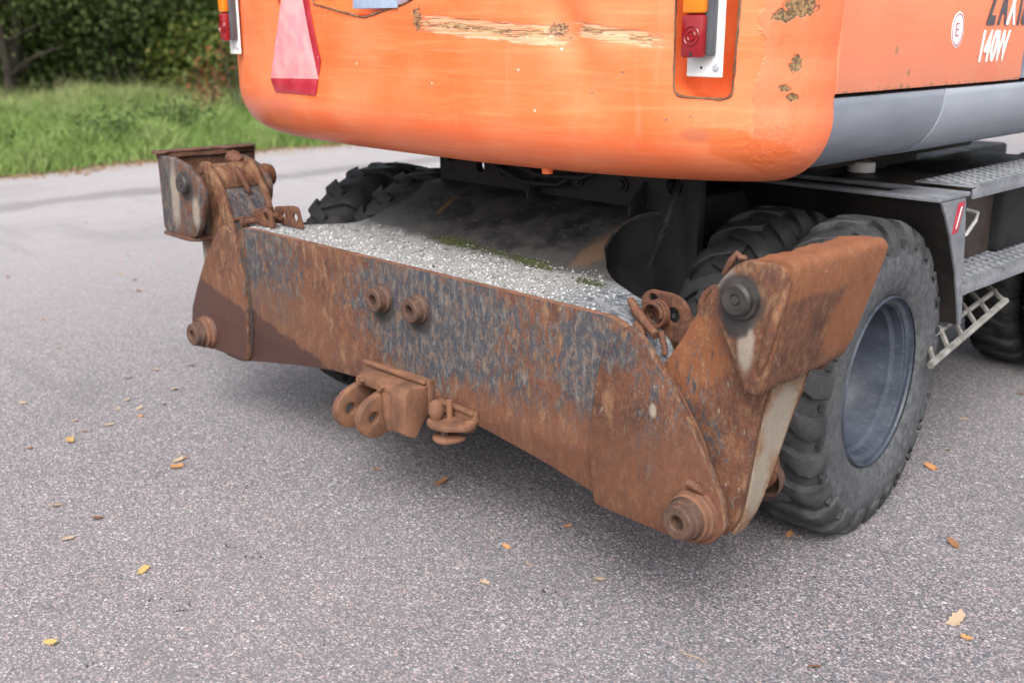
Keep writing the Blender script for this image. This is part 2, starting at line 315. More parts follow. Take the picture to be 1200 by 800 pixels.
def plate_me(outlines, a0, a1, axis='Y', bevel=.003, fn=None):
    """flat plate with holes and a small round on its edges, from outlines"""
    cu = bpy.data.curves.new('c', 'CURVE'); cu.dimensions = '2D'; cu.fill_mode = 'BOTH'
    bevel = min(bevel, abs(a1 - a0) * .45)
    cu.extrude = abs(a1 - a0) / 2 - bevel; cu.bevel_depth = bevel; cu.bevel_resolution = 1; cu.offset = -bevel
    for ol in outlines:
        sp = cu.splines.new('POLY'); sp.points.add(len(ol) - 1)
        for q, p in zip(sp.points, ol): q.co = (p[0], p[1], 0, 1)
        sp.use_cyclic_u = True
    o = bpy.data.objects.new('tmp', cu); COL.objects.link(o)
    dg = bpy.context.evaluated_depsgraph_get(); dg.update()
    me = bpy.data.meshes.new_from_object(o.evaluated_get(dg)); bpy.data.objects.remove(o); bpy.data.curves.remove(cu)
    mid = (a0 + a1) / 2; f = AX[axis]
    for v in me.vertices:
        q = f(v.co.x, v.co.y, v.co.z + mid); v.co = fn(q) if fn else q
    bm = bmesh.new(); bm.from_mesh(me); bmesh.ops.remove_doubles(bm, verts=bm.verts, dist=1e-5); bpy.data.meshes.remove(me)
    return bm_me(bm, 30)
def plate(name, outlines, a0, a1, mat, parent, axis='Y', bevel=.003, fn=None, edge=None):
    if not isinstance(outlines[0][0], (tuple, list)): outlines = [outlines]
    me = plate_me(outlines, a0, a1, axis, bevel, fn); o = link(name, me, mat, parent)
    if edge:
        me.materials.append(M[edge]); k = 'XYZ'.index(axis)
        for p in me.polygons:
            if abs(p.normal[k]) < .5: p.material_index = 1
    return o
def box_bm(bm, lo, hi, bevel=0):
    r = bmesh.ops.create_cube(bm, size=1); vs = r['verts']
    for v in vs: v.co = [lo[i] + (v.co[i] + .5) * (hi[i] - lo[i]) for i in range(3)]
    if bevel:
        es = list({e for v in vs for e in v.link_edges}); bmesh.ops.bevel(bm, geom=es, offset=bevel, segments=2, affect='EDGES', profile=.5)
def box(name, lo, hi, mat, parent, bevel=.003):
    bm = bmesh.new(); box_bm(bm, lo, hi, bevel); return link(name, bm_me(bm), mat, parent)
def lathe_me(prof, axis='Y', c=(0, 0, 0), n=32, ang=30):
    """prof: (radius, position along axis)"""
    bm = bmesh.new(); rows = []
    for r, a in prof:
        row = []
        for k in range(n):
            t = 2 * PI * k / n; u, v = r * math.cos(t), r * math.sin(t)
            p = (u, a, v) if axis == 'Y' else ((a, u, v) if axis == 'X' else (u, v, a))
            row.append(bm.verts.new((p[0] + c[0], p[1] + c[1], p[2] + c[2])))
        rows.append(row)
    for i in range(len(rows) - 1):
        for k in range(n): bm.faces.new((rows[i][k], rows[i][(k + 1) % n], rows[i + 1][(k + 1) % n], rows[i + 1][k]))
    bmesh.ops.remove_doubles(bm, verts=bm.verts, dist=1e-5)
    return bm_me(bm, ang)
def lathe(name, prof, mat, parent, axis='Y', c=(0, 0, 0), n=32, ang=30): return link(name, lathe_me(prof, axis, c, n, ang), mat, parent)
def tube_bm(bm, pts, r, n=8, cap=True, closed=False):
    pts = [Vector(p) for p in pts]; rings = []; m = len(pts); up = Vector((0, 0, 1))
    for i, p in enumerate(pts):
        if closed: t = (pts[(i + 1) % m] - pts[i - 1])
        else: t = pts[min(i + 1, m - 1)] - pts[max(i - 1, 0)]
        t.normalize()
        if abs(t.dot(up)) > .95: up = Vector((0, 1, 0)) if abs(t.y) < .9 else Vector((1, 0, 0))
        a = t.cross(up).normalized(); b = t.cross(a).normalized(); up = -b if False else up
        rr = r[i] if isinstance(r, (list, tuple)) else r
        rings.append([bm.verts.new(p + (a * math.cos(2 * PI * k / n) + b * math.sin(2 * PI * k / n)) * rr) for k in range(n)])
    for i in range(m if closed else m - 1):
        A, B = rings[i], rings[(i + 1) % m]
        for k in range(n): bm.faces.new((A[k], A[(k + 1) % n], B[(k + 1) % n], B[k]))
    if cap and not closed: bm.faces.new(rings[0][::-1]); bm.faces.new(rings[-1])
def tube(name, pts, r, mat, parent, n=10, closed=False):
    bm = bmesh.new(); tube_bm(bm, pts, r, n, True, closed); return link(name, bm_me(bm, 50), mat, parent)
def np_mesh(verts, faces_n, idx, mats=None, smooth=False, attr=None):
    """verts (n,3); idx flat loop indices with faces_n vertices each"""
    me = bpy.data.meshes.new('m'); me.vertices.add(len(verts)); me.vertices.foreach_set('co', np.asarray(verts, np.float32).ravel())
    nf = len(idx) // faces_n; me.loops.add(len(idx)); me.loops.foreach_set('vertex_index', np.asarray(idx, np.int32))
    me.polygons.add(nf); me.polygons.foreach_set('loop_start', np.arange(0, nf * faces_n, faces_n, dtype=np.int32))
    if smooth: me.polygons.foreach_set('use_smooth', np.ones(nf, bool))
    if attr is not None:
        a = me.attributes.new('tint', 'FLOAT', 'POINT'); a.data.foreach_set('value', np.asarray(attr, np.float32))
    me.update(calc_edges=True); return me

# ================================================================== SETTING
def mat_asphalt():
    s = MB('asphalt'); x, y, z = s.xyz()
    big = s.noise(.35, 4, .6); mid = s.noise(2.2, 5, .6)
    base = s.mix(s.ss(s.noise(110, 4, .85), .36, .64), (.055, .053, .060), (.225, .213, .226))
    base = s.mix(s.ss(s.noise(420, 2, .7), .55, .65, 0, .5), base, (.33, .30, .30))
    def stones(sc_, thr, amt, off):
        d = s.voro(sc_, stretch=(1, 1.25, 1)); vc = s.voro(sc_, col=True, stretch=(1, 1.25, 1)); n = s.t.nodes.new('ShaderNodeSeparateColor'); s.lk(vc, n.inputs[0])
        col = s.ramp(n.outputs[0], [(.0, (.035, .045, .065)), (.22, (.10, .11, .14)), (.36, (.29, .28, .30)), (.5, (.41, .31, .30)), (.62, (.29, .29, .315)), (.76, (.42, .30, .29)), (.90, (.44, .43, .45)), (1, (.60, .58, .58))])
        pick = s.ss(n.outputs[1], 1 - amt, 1 - amt + .02)
        return col, s.mul(s.ss(s.add(d, s.mul(s.add(s.noise(300, 2), -.5), .25)), thr, thr * .8), pick)
    c1, m1 = stones(128, .50, .80, 0); c2, m2 = stones(74, .46, .42, 1); c3, m3 = stones(46, .36, .12, 2)
    c = s.mix(m1, base, c1); c = s.mix(s.mul(m2, .92), c, c2); c = s.mix(s.mul(m3, .92), c, c3)
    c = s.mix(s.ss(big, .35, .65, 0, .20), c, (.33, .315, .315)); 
    c = s.mix(s.ss(mid, .5, .75, 0, .22), c, (.13, .125, .13))
    c = s.mix(s.ss(s.add(x, s.mul(s.add(big, -.5), 3.)), -.5, -7.5, 0, .62), c, (.43, .405, .415))  # paler toward the verge: dust, plus grazing sky reflection put into the colour
    # faint darker seam running beside the verge and broad darker patches shaped by noise
    sm = s.mul(s.ss(s.math('ABSOLUTE', s.add(s.add(x, 7.75), s.mul(s.add(s.noise(1.2, 4), -.5), .9))), .35, .1), .4); c = s.mix(sm, c, (.11, .10, .105))
    dp = s.ss(s.noise(.9, 4, .6, (1, .5, 1), (3, 1, 0)), .5, .7); c = s.mix(s.mul(dp, .22), c, (.12, .115, .122))
    tk = s.ss(s.noise(1.6, 4, .6, (.25, 1.6, 1), (5, 2, 0)), .54, .68); c = s.mix(s.mul(tk, .18), c, (.12, .115, .122))
    vg = s.ss(s.add(x, s.mul(s.add(s.noise(2.5, 5), -.5), .8)), -9.3, -9.8); c = s.mix(s.mul(vg, .5), c, (.30, .25, .21))
    h = s.add(s.mul(s.math('SUBTRACT', 1, s.voro(190)), .5), s.add(s.mul(m2, .5), s.mul(s.noise(330, 3), .4)))
    return s.done(c, s.ss(mid, .3, .7, .75, .9), 0, h, .0035, .8, .3)
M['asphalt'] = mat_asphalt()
s = MB('bare_earth'); M['earth'] = s.done(s.mix(s.noise(4, 6), (.06, .07, .03), (.12, .12, .05)), .9, 0, s.noise(30, 5), .02, .6, .2)

# ground sheet under everything
bm = bmesh.new(); g = 300
vs = [bm.verts.new(p) for p in ((-g, -g, -.012), (g, -g, -.012), (g, g, -.012), (-g, g, -.012))]; bm.faces.new(vs)
tag(link('ground', bm_me(bm, smooth=False), 'earth'), kind='structure')
# asphalt with an uneven verge edge
ys = np.linspace(-60, 80, 701); ex = -10.0 + .16 * np.sin(ys * .9) + .1 * np.sin(ys * 2.7 + 1) + rng.normal(0, .035, len(ys)) - .02 * np.clip(ys - 4, 0, 30)
vv = np.concatenate([np.stack([ex, ys, np.zeros_like(ys)], 1), np.stack([ex * 0 + 70, ys, ys * 0], 1)]); n_ = len(ys)
idx = []
for i in range(n_ - 1): idx += [i, n_ + i, n_ + i + 1, i + 1]
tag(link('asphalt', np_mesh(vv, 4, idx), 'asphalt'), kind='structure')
# low uneven verge
def verge_h(x, y):
    t = np.clip((-10.05 - x) / 1.2, 0, 1)
    return .08 * t + .06 * np.sin(x * 1.3 + y * .7) * t + .05 * np.sin(y * 1.9 - x * .5) * t + 0 * x
gx = np.linspace(-9.7, -60, 120); gy = np.linspace(-40, 70, 200); GX, GY = np.meshgrid(gx, gy, indexing='ij')
GZ = verge_h(GX, GY) - .008 * (GX > -10.05) - .004
vv = np.stack([GX.ravel(), GY.ravel(), GZ.ravel()], 1); ii = np.arange(120 * 200).reshape(120, 200)
idx = np.stack([ii[:-1, :-1], ii[:-1, 1:], ii[1:, 1:], ii[1:, :-1]], -1).ravel()
tag(link('verge', np_mesh(vv, 4, idx, smooth=True), 'earth'), kind='structure')

# ================================================================== EXCAVATOR
EX = bpy.data.objects.new('excavator', None); COL.objects.link(EX); EX.location = (0, 0, 0)
tag(EX, 'orange wheeled excavator seen from behind, with rusty stabilizer beam and folded feet', 'excavator')

# ---- counterweight: one closed casting, rounded at its bottom, dented on the rear face
def contour(n=360):
    t = np.linspace(0, PI, n * 8); c, s_ = np.cos(t), np.sin(t)
    a = np.where(c >= 0, 1.235, 1.55); e = np.where(c >= 0, 2.1, 2.8)
    X = a * np.sign(c) * np.abs(c) ** (2 / e); Y = .60 - .49 * s_ ** (2 / e)
    d = np.r_[0, np.cumsum(np.hypot(np.diff(X), np.diff(Y)))]; u = np.linspace(0, d[-1], n)
    P = np.stack([np.interp(u, d, X), np.interp(u, d, Y)], 1)
    T = np.gradient(P, axis=0); T[0] = (0, -1); T[-1] = (0, 1); T /= np.linalg.norm(T, axis=1)[:, None]
    N = np.stack([T[:, 1], -T[:, 0]], 1); N *= -np.sign((N * (P - np.array([0, 2.]))).sum(1))[:, None]
    return P, N            # N points inwards
CP, CN = contour()
ZB, RB, ZT = 1.19, .19, 2.02
prof = [(1.0, ZB)]
prof += [(RB + k * .15, ZB) for k in (3, 2, 1)]
for k in np.linspace(PI / 2, 0, 14): prof.append((RB * (1 - math.cos(k)), ZB + RB * (1 - math.sin(k))))
prof += [(0, z) for z in np.linspace(ZB + RB + .02, ZT - .08, 26)]
for k in np.linspace(0, PI / 2, 7)[1:]: prof.append((.08 * (1 - math.cos(k)), ZT - .08 + .08 * math.sin(k)))
prof += [(.25, ZT), (1.0, ZT)]
verts = []
for ins, z in prof:
    if ins >= 1.0: Q = np.stack([CP[:, 0] * .2, .60 - (0.60 - CP[:, 1]) * .02], 1)
    elif ins > RB + .01: f = (ins - RB) / .6; Q0 = CP + CN * RB; Q = Q0 * (1 - f) + np.stack([Q0[:, 0] * .2, .60 - (.60 - Q0[:, 1]) * .1], 1) * f
    else: Q = CP + CN * ins
    X, Y, Z = Q[:, 0].copy(), Q[:, 1].copy(), np.full(len(Q), z)
    rear = Y < .5
    def gs(cx, cz, sx, sz, tilt=0):
        dx = X - cx + tilt * (Z - cz); return np.exp(-(dx / sx) ** 2 - ((Z - cz) / sz) ** 2)
    Y += rear * (.026 * gs(.62, 1.62, .07, .13, .45) + .010 * gs(.66, 1.45, .13, .06) - .007 * gs(.80, 1.50, .09, .13, .3) + .007 * gs(.2, 1.60, .3, .022) + .008 * gs(.83, 1.60, .13, .018) + .006 * gs(-.45, 1.45, .3, .1))
    X -= (X > 1.0) * (.010 * gs(1.2, 1.55, .08, .05) + .006 * gs(1.2, 1.42, .06, .03)) 
    verts.append(np.stack([X, Y, Z], 1))
nu = len(CP); V = np.concatenate(verts)
bm = bmesh.new(); bv = [bm.verts.new(p) for p in V]; nr = len(prof)
for j in range(nr - 1):
    for i in range(nu - 1):
        q = [bv[j * nu + i], bv[j * nu + i + 1], bv[(j + 1) * nu + i + 1], bv[(j + 1) * nu + i]]
        bm.faces.new(q)
ring = [bv[j * nu] for j in range(nr)] + [bv[j * nu + nu - 1] for j in range(nr - 1, -1, -1)]
bm.faces.new(ring)
bm.faces.new([bv[i] for i in range(nu)]); bm.faces.new([bv[(nr - 1) * nu + i] for i in range(nu)])
cw_me = bm_me(bm, 40)
cw = link('counterweight', cw_me, 'orange', EX); cw_me.materials.append(M['orange_in'])
# recesses cut into it
def rear_y(x):
    k = CP[:, 0]; o_ = np.argsort(k); m_ = CP[o_][:, 1]; return float(np.interp(x, k[o_], m_))
cuts = []
def cutter(outline, y0, y1):
    me = plate_me([outline], y0, y1, 'Y', .001); me.materials.append(M['orange_in'])
    o = bpy.data.objects.new('cut', me); COL.objects.link(o); cuts.append(o)
    b = cw.modifiers.new('b', 'BOOLEAN'); b.object = o; b.operation = 'DIFFERENCE'; b.solver = 'EXACT'; b.material_mode = 'TRANSFER'
recR = rnd([(.930, 1.90), (.936, 1.440), (1.074, 1.432), (1.084, 1.90)], .028)
cutter(recR, -.2, .40)
recC = rnd([(-.58, 1.90), (-.545, 1.698), (-.245, 1.650), (-.02, 1.692), (0.06, 1.72), (.07, 1.9)], .015)
cutter(recC, -.2, .20)
recL = rnd([(-1.47, 1.90), (-1.47, 1.50), (-1.42, 1.50), (-1.42, 1.90)], .025)
dg = bpy.context.evaluated_depsgraph_get(); dg.update()
me2 = bpy.data.meshes.new_from_object(cw.evaluated_get(dg)); cw.modifiers.clear(); cw.data = me2
for o in cuts: bpy.data.objects.remove(o)
finish(me2, 40)
def lip(outline, dy=-.001, r=.004):
    pts = []
    ol = outline + [outline[0]]
    for a, b in zip(ol[:-1], ol[1:]):
        k = max(1, int(math.dist(a, b) / .012))
        for q in range(k): t = q / k; pts.append((a[0] + (b[0] - a[0]) * t, a[1] + (b[1] - a[1]) * t))
    pts = [(x, rear_y(x) + dy + random.uniform(-.001, .001), z) for x, z in pts]
    return tube('recess_lip', pts, [r * random.uniform(.7, 1.2) for _ in pts], 'lip', cw, 6, True)
lip(recR); lip(recC)
plate('drain_plug', circ(.43, .30, .018, 12), ZB - .012, ZB + .02, 'orange_in', cw, 'Z')
box('number_plate_bracket', (-.29, .10, 1.678), (-.055, .15, 1.80), 'bluegrey', cw)

# ---- tail lights (part of the machine; each a lamp unit with lenses)
def tail_light(x0, x1, y, z0, yaw, small=False):
    r = bpy.data.objects.new('tail_light', None); COL.objects.link(r); r.parent = EX; r.location = (x0, y, z0); r.rotation_euler = (0, 0, yaw)
    w_ = x1 - x0; P = []
    plate('mounting_plate', rnd([(0, 0), (w_, 0), (w_, .5), (0, .5)], .004), -.006, 0, 'white', r)
    lx0, lx1 = .012, w_ * .66
    bm = bmesh.new(); box_bm(bm, (lx0 + .004, -.034, .056), (lx1 + .020, -.006, .46), .006); link('housing', bm_me(bm), 'housing', r)
    bm = bmesh.new(); box_bm(bm, (lx0, -.056, .050), (lx1 + .006, -.030, .160), .009); link('red_lens', bm_me(bm), 'red', r)
    bm = bmesh.new(); box_bm(bm, (lx0, -.056, .1615), (lx1 + .006, -.030, .30), .009); link('amber_lens', bm_me(bm), 'amber', r)
    cx = (lx0 + lx1) / 2 + .004
    for rr in (.024, .012):
        link('lens_ring', lathe_me([(rr - .003, -.055), (rr, -.0585), (rr + .003, -.055)], 'Y', (cx, 0, .105), 24), 'redrim', r)
    lathe('lens_screw', [(0, -.0575), (.005, -.0575), (.005, -.054)], 'pin', r, 'Y', (cx, 0, .060), 10)
    lathe('bolt', [(0, -.013), (.009, -.012), (.011, -.006), (.011, 0)], 'zinc', r, 'Y', (w_ - .018, 0, .026), 6)
    lathe('drill_hole', [(0, -.0066), (.004, -.0066), (.004, -.005)], 'pin', r, 'Y', (w_ * .42, 0, .024), 10)
    return r
tail_light(.965, 1.080, .288, 1.492, .0)
# left lamp stands out over the corner
tail_light(-1.280, -1.200, .205, 1.515, 0)

# ---- warning triangle: reflective sheet lying on the curved rear face
def on_rear(name, poly, off, mat, th=.0015):
    me = plate_me([poly], 0, th, 'Y', .0004)
    bm = bmesh.new(); bm.from_mesh(me)
    for _ in range(3): bmesh.ops.subdivide_edges(bm, edges=[e for e in bm.edges if e.calc_length() > .05], cuts=1)
    bmesh.ops.triangulate(bm, faces=bm.faces)
    for v in bm.verts: v.co.y = rear_y(v.co.x) - off - v.co.y + .006 * math.exp(-((v.co.x + .45) / .3) ** 2 - ((v.co.z - 1.45) / .1) ** 2)
    return link(name, bm_me(bm, 30), mat, None)
tri = on_rear('warning_triangle', [(-.905, 1.432), (-.546, 1.441), (-.665, 1.905), (-.69, 1.905)], .0015, 'tri_pink'); tri.parent = EX
b1 = on_rear('border_strip', [(-.870, 1.383), (-.565, 1.383), (-.545, 1.4395), (-.905, 1.4305)], .0035, 'tri_red'); b1.parent = tri
b2 = on_rear('border_strip', [(-.541, 1.450), (-.520, 1.505), (-.61, 1.84), (-.66, 1.88)], .0035, 'tri_red'); b2.parent = tri
b3 = on_rear('border_strip', [(-.795, 1.70), (-.705, 1.90), (-.745, 1.90), (-.80, 1.74)], .0035, 'tri_red'); b3.parent = tri

# ---- side: doors, skirt, lettering
def side_sweep(name, pts, y0, y1, mat, parent, wav=0):
    n = max(2, int((y1 - y0) / .03)); yy = np.linspace(y0, y1, n + 1); vs_ = []; K = len(pts)
    for y in yy:
        for (x, z) in pts: vs_.append((x + wav * math.sin(y * 9 + z * 5) + wav * .6 * math.sin(y * 23 + 1), y, z))
    idx = []
    for i in range(n):
        for k in range(K): a = i * K + k; b = i * K + (k + 1) % K; idx += [a, b, b + K, a + K]
    me = np_mesh(np.array(vs_), 4, idx); bm = bmesh.new(); bm.from_mesh(me)
    bm.verts.ensure_lookup_table(); bm.faces.new(bm.verts[:K]); bm.faces.new(bm.verts[-K:])
    return link(name, bm_me(bm, 40), mat, parent)
def skirt_prof(x0, r=.19, top=1.432):
    p = [(x0 - .02, top), (x0 - .004, top - .001), (x0, top - .006)]
    for k in np.linspace(0, PI / 2, 12): p.append((x0 - r * (1 - math.cos(k)), ZB + .02 + (r + .01) * (1 - math.sin(k))))
    p += [(x0 - .5, ZB + .022), (x0 - .5, top)]
    return p
side_sweep('lower_skirt', skirt_prof(1.228), .607, 1.292, 'skirt', EX)
sk2 = side_sweep('lower_skirt', skirt_prof(1.233), 1.294, 3.4, 'skirt_light', EX); sk2['label'] = 'paler grey forward skirt panel'
side_sweep('lower_skirt', [(-x - .02, z) for x, z in skirt_prof(1.228)], .607, 3.4, 'skirt', EX)
def door(y0, y1, slant=0):
    pts = [(1.222, 1.447), (1.232, 1.443), (1.235, 1.448), (1.236, 1.7), (1.235, 1.98), (1.222, 2.0), (1.20, 2.0), (1.20, 1.447)]
    return side_sweep('engine_door', pts, y0, y1, 'orange_side', EX, .0012)
d1 = door(.604, 1.296); d2 = door(1.300, 1.868)
bm = bmesh.new(); box_bm(bm, (-1.0, .62, 1.225), (1.0, 3.4, 1.45), .01); link('engine_floor', bm_me(bm), 'black', EX)
bm = bmesh.new(); box_bm(bm, (-1.20, .62, 1.452), (1.20, 3.4, 1.99), .01); link('engine_bay', bm_me(bm), 'black', EX)
side_sweep('cab_side_panel', [(1.20, 1.447), (1.228, 1.447), (1.228, 2.0), (1.20, 2.0)], 1.895, 3.4, 'skirt', EX)
box('dark_gap_strip', (1.19, 1.875, 1.45), (1.226, 1.892, 2.0), 'gap_dark', EX)  # black strip added for the darkness of the gap beside the door
side_sweep('engine_door', [(-1.20, 1.447), (-1.255, 1.447), (-1.255, 2.0), (-1.20, 2.0)], .604, 3.4, 'orange_side', EX, .001)
bm = bmesh.new(); box_bm(bm, (-1.2, .62, 1.992), (1.2, 2.6, 2.12), .03); link('engine_hood', bm_me(bm), 'orange_side', EX)

def text(name, body, y, z, h, mat, parent, condense=.62, shear=.32, x=1.2372, bold=.012, th=.0012):
    cu = bpy.data.curves.new('t', 'FONT'); cu.body = body; cu.size = 1; cu.offset = bold; cu.shear = shear; cu.extrude = 0.02; cu.resolution_u = 3
    o = bpy.data.objects.new('tmp', cu); COL.objects.link(o); dg = bpy.context.evaluated_depsgraph_get(); dg.update()
    me = bpy.data.meshes.new_from_object(o.evaluated_get(dg)); bpy.data.objects.remove(o)
    hh = h / .70
    x0 = min(v.co.x for v in me.vertices)
    for v in me.vertices:
        a, b, c = v.co; v.co = (x + c / .02 * th / 2, y + (a - x0) * hh * condense, z + b * hh)
    return link(name, me, mat, parent)
def letters(txts, y, z, h, parent, gap=.004, **k):
    yy = y
    for ch, mt in txts:
        o = text('lettering', ch, yy, z, h, mt, parent, **k)
        wid = max(v.co.y for v in o.data.vertices) - min(v.co.y for v in o.data.vertices)
        yy += wid * (k.get('adv', 1)) - h * .18 + gap
letters([('Z', 'let_dark'), ('A', 'let_dark'), ('X', 'let_white'), ('I', 'let_dark'), ('S', 'let_dark')], 1.522, 1.634, .125, d2, condense=.50, bold=.042, gap=.018)
letters([('1', 'let_white'), ('4', 'let_white'), ('0', 'let_white'), ('W', 'let_white')], 1.495, 1.514, .094, d2, condense=.66, bold=.036, gap=.014)
st = plate('round_sticker', [(1.318 + .045 * math.cos(t), 1.612 + .055 * math.sin(t)) for t in np.linspace(0, 2 * PI, 33)[:-1]], 1.2362, 1.2372, 'sticker_w', d2, 'X', .0002)
for sgn, (a, b) in ((1, (.040, .050)),):
    ring_o = [(1.318 + a * math.cos(t), 1.612 + b * math.sin(t)) for t in np.linspace(0, 2 * PI, 33)[:-1]]
    ring_i = [(1.318 + (a - .0035) * math.cos(t), 1.612 + (b - .0035) * math.sin(t)) for t in np.linspace(0, 2 * PI, 33)[:-1]]
    plate('sticker_ring', [ring_o, ring_i], 1.2373, 1.2380, 'sticker_r', d2, 'X', .0001)
text('sticker_letter', 'E', 1.301, 1.592, .042, 'sticker_r', d2, condense=1.0, shear=0, x=1.2378, bold=-.012)

# ---- stabilizer beam
beam_top = .872
outl = [(-1.16, .30), (-1.02, .298), (-.94, .318), (-.60, .378), (-.36, .412), (-.15, .425), (.20, .428), (.43, .412), (.73, .373), (.98, .328), (1.12, .318), (1.2, .33),
        (1.33, .46), (1.27, .60), (1.19, .71), (1.11, .79), (1.04, .842), (.985, .866), (.95, beam_top), (-.91, beam_top - .002), (-.955, .860), (-1.0, .83), (-1.11, .74), (-1.2, .60), (-1.27, .45)]
beam = plate('stabilizer_beam', rnd(outl, .03, 3), 0, .024, 'plate', EX, 'Y', .004, edge='hitch')
def cheek_outline(s):
    p = [(1.03, .862), (.985, .835), (.952, .77), (.928, .66), (.915, .55), (.918, .45), (.928, .37), (.935, .322), (1.08, .320), (1.17, .318), (1.255, .318), (1.335, .338), (1.378, .395), (1.362, .47),
         (1.30, .575), (1.235, .675), (1.17, .755), (1.11, .82), (1.075, .853), (1.052, .864)]
    return [(s * a, b) for a, b in p]
for s_ in (1, -1):
    ck = plate('cheek_plate', rnd(cheek_outline(s_), .02, 3), -.024, -.0005, 'cheek', beam, 'Y', .004, edge='cheek_edge')
    ck2 = plate('rear_cheek_plate', rnd([(a * .90 + s_ * .09, b * .86 + .085) for a, b in cheek_outline(s_)], .02, 3), .29, .315, 'cheek', beam, 'Y', .005)
    tube('weld_bead', [(s_ * a, -.004, b) for a, b in rnd([(1.045, .868), (.975, .84), (.942, .77), (.918, .66), (.906, .55), (.909, .45), (.926, .37), (.94, .336)], .02, 3)[8:]], .0036, 'seam', beam, 6)
    # lower pin with its boss
    c = ((1.283, 0, .408) if s_ > 0 else (-1.235, 0, .388))
    lathe('pin_boss', [(.0, -.03), (.070, -.030), (.074, -.026), (.076, -.02), (.076, .0)], 'cheek', beam, 'Y', c, 32)
    lathe('lower_pin', [(0, -.070), (.019, -.070), (.019, -.098), (.023, -.102), (.042, -.102), (.047, -.097), (.048, -.080), (.053, -.077), (.054, -.060), (.058, -.056), (.060, -.028)], 'boss', beam, 'Y', c, 36, 25)
    lathe('pin_collar', [(.058, -.060), (.063, -.056), (.064, -.040), (.068, -.036), (.069, -.028)], 'hitch', beam, 'Y', c, 36, 25)
    lathe('lower_pin', [(0, .34), (.04, .34), (.045, .335), (.045, .31), (.055, .308), (.055, .29)], 'boss', beam, 'Y', c, 24)
# small welded lug on the right-hand boss
tube('grease_lug', [(1.262, -.028, .482), (1.276, -.040, .497), (1.296, -.038, .492), (1.31, -.026, .474)], [.006, .014, .012, .005], 'weld', beam, 8)
for x in (-.045, .148):
    lathe('pin_socket', [(0, -.016), (.0185, -.016), (.0185, -.045), (.022, -.048), (.037, -.048), (.041, -.044), (.041, -.018), (.047, -.010), (.048, .0)], 'boss', beam, 'Y', (x, 0, .742), 32, 25)
# box behind the plate: bottom and rear closing plates
bm = bmesh.new(); K = [(-.93, .33), (-.60, .392), (-.36, .426), (-.15, .44), (.20, .443), (.43, .427), (.73, .388), (.93, .345)]
rows = [[bm.verts.new((x, y, z)) for x, z in K] for y in (.022, .30)]
for i in range(len(K) - 1): bm.faces.new((rows[0][i], rows[0][i + 1], rows[1][i + 1], rows[1][i]))
link('bottom_plate', bm_me(bm, 60), 'black', beam)
plate('rear_plate', [(-.93, .33), (-.60, .392), (-.15, .44), (.20, .443), (.73, .388), (.93, .345), (.93, .855), (-.93, .855)], .27, .29, 'black', beam)

# top plate sweeping back into the undercarriage (curved ends, ramp to the frame)
def ztop(x, y):
    z = beam_top - .010
    ax = abs(x)
    if ax > .93: z -= min(.11, 1.9 * (ax - .93) ** 1.55)
    t = min(max((y - .38) / .42, 0), 1.2); z += .15 * (t * t * (3 - 2 * t) if t < 1 else 1 + .0 * t)
    return z
def lim_right(y):      # right-hand free edge of the plate in plan
    pts = [(.024, 1.135), (.06, 1.15), (.12, 1.10), (.18, 1.00), (.25, .85), (.35, .68), (.45, .55), (.55, .455), (.62, .435), (.68, .435), (.73, .455), (.79, .50)]
    return float(np.interp(y, [p[0] for p in pts], [p[1] for p in pts]))
def lim_left(y):
    pts = [(.024, -1.02), (.08, -1.0), (.15, -.92), (.22, -.84), (.35, -.76), (.5, -.715), (.79, -.70)]
    return float(np.interp(y, [p[0] for p in pts], [p[1] for p in pts]))
ny, nx = 48, 90; vs_ = []; YY = np.linspace(.024, .79, ny)
for lay in (0, -.016):
    for y in YY:
        a, b = lim_left(y), lim_right(y)
        for i in range(nx + 1): x = a + (b - a) * i / nx; vs_.append((x, y, ztop(x, y) + lay))
ii = np.arange(2 * ny * (nx + 1)).reshape(2, ny, nx + 1); idx = []
for L_ in (0, 1): idx.append(np.stack([ii[L_, :-1, :-1], ii[L_, :-1, 1:], ii[L_, 1:, 1:], ii[L_, 1:, :-1]], -1).ravel())
for e in (0, nx): idx.append(np.stack([ii[0, :-1, e], ii[0, 1:, e], ii[1, 1:, e], ii[1, :-1, e]], -1).ravel())
for e in (0, ny - 1): idx.append(np.stack([ii[0, e, :-1], ii[0, e, 1:], ii[1, e, 1:], ii[1, e, :-1]], -1).ravel())
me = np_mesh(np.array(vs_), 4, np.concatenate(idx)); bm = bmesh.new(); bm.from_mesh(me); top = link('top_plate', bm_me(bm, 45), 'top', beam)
tube('edge_bead', [(lim_right(y), y, ztop(lim_right(y), y) - .007) for y in np.linspace(.03, .78, 50)], .006, 'seam', beam, 6)
# notch walls under the top plate
for lim, dx in ((lim_right, -.02), (lim_left, .02)):
    bm = bmesh.new(); P = [(lim(y) + dx, y) for y in np.linspace(.30, .79, 30)]
    r0 = [bm.verts.new((x, y, ztop(x, y) - .018)) for x, y in P]; r1 = [bm.verts.new((x, y, .52)) for x, y in P]
    for i in range(len(P) - 1): bm.faces.new((r0[i], r0[i + 1], r1[i + 1], r1[i]))
    link('neck_wall', bm_me(bm, 60), 'black', beam)

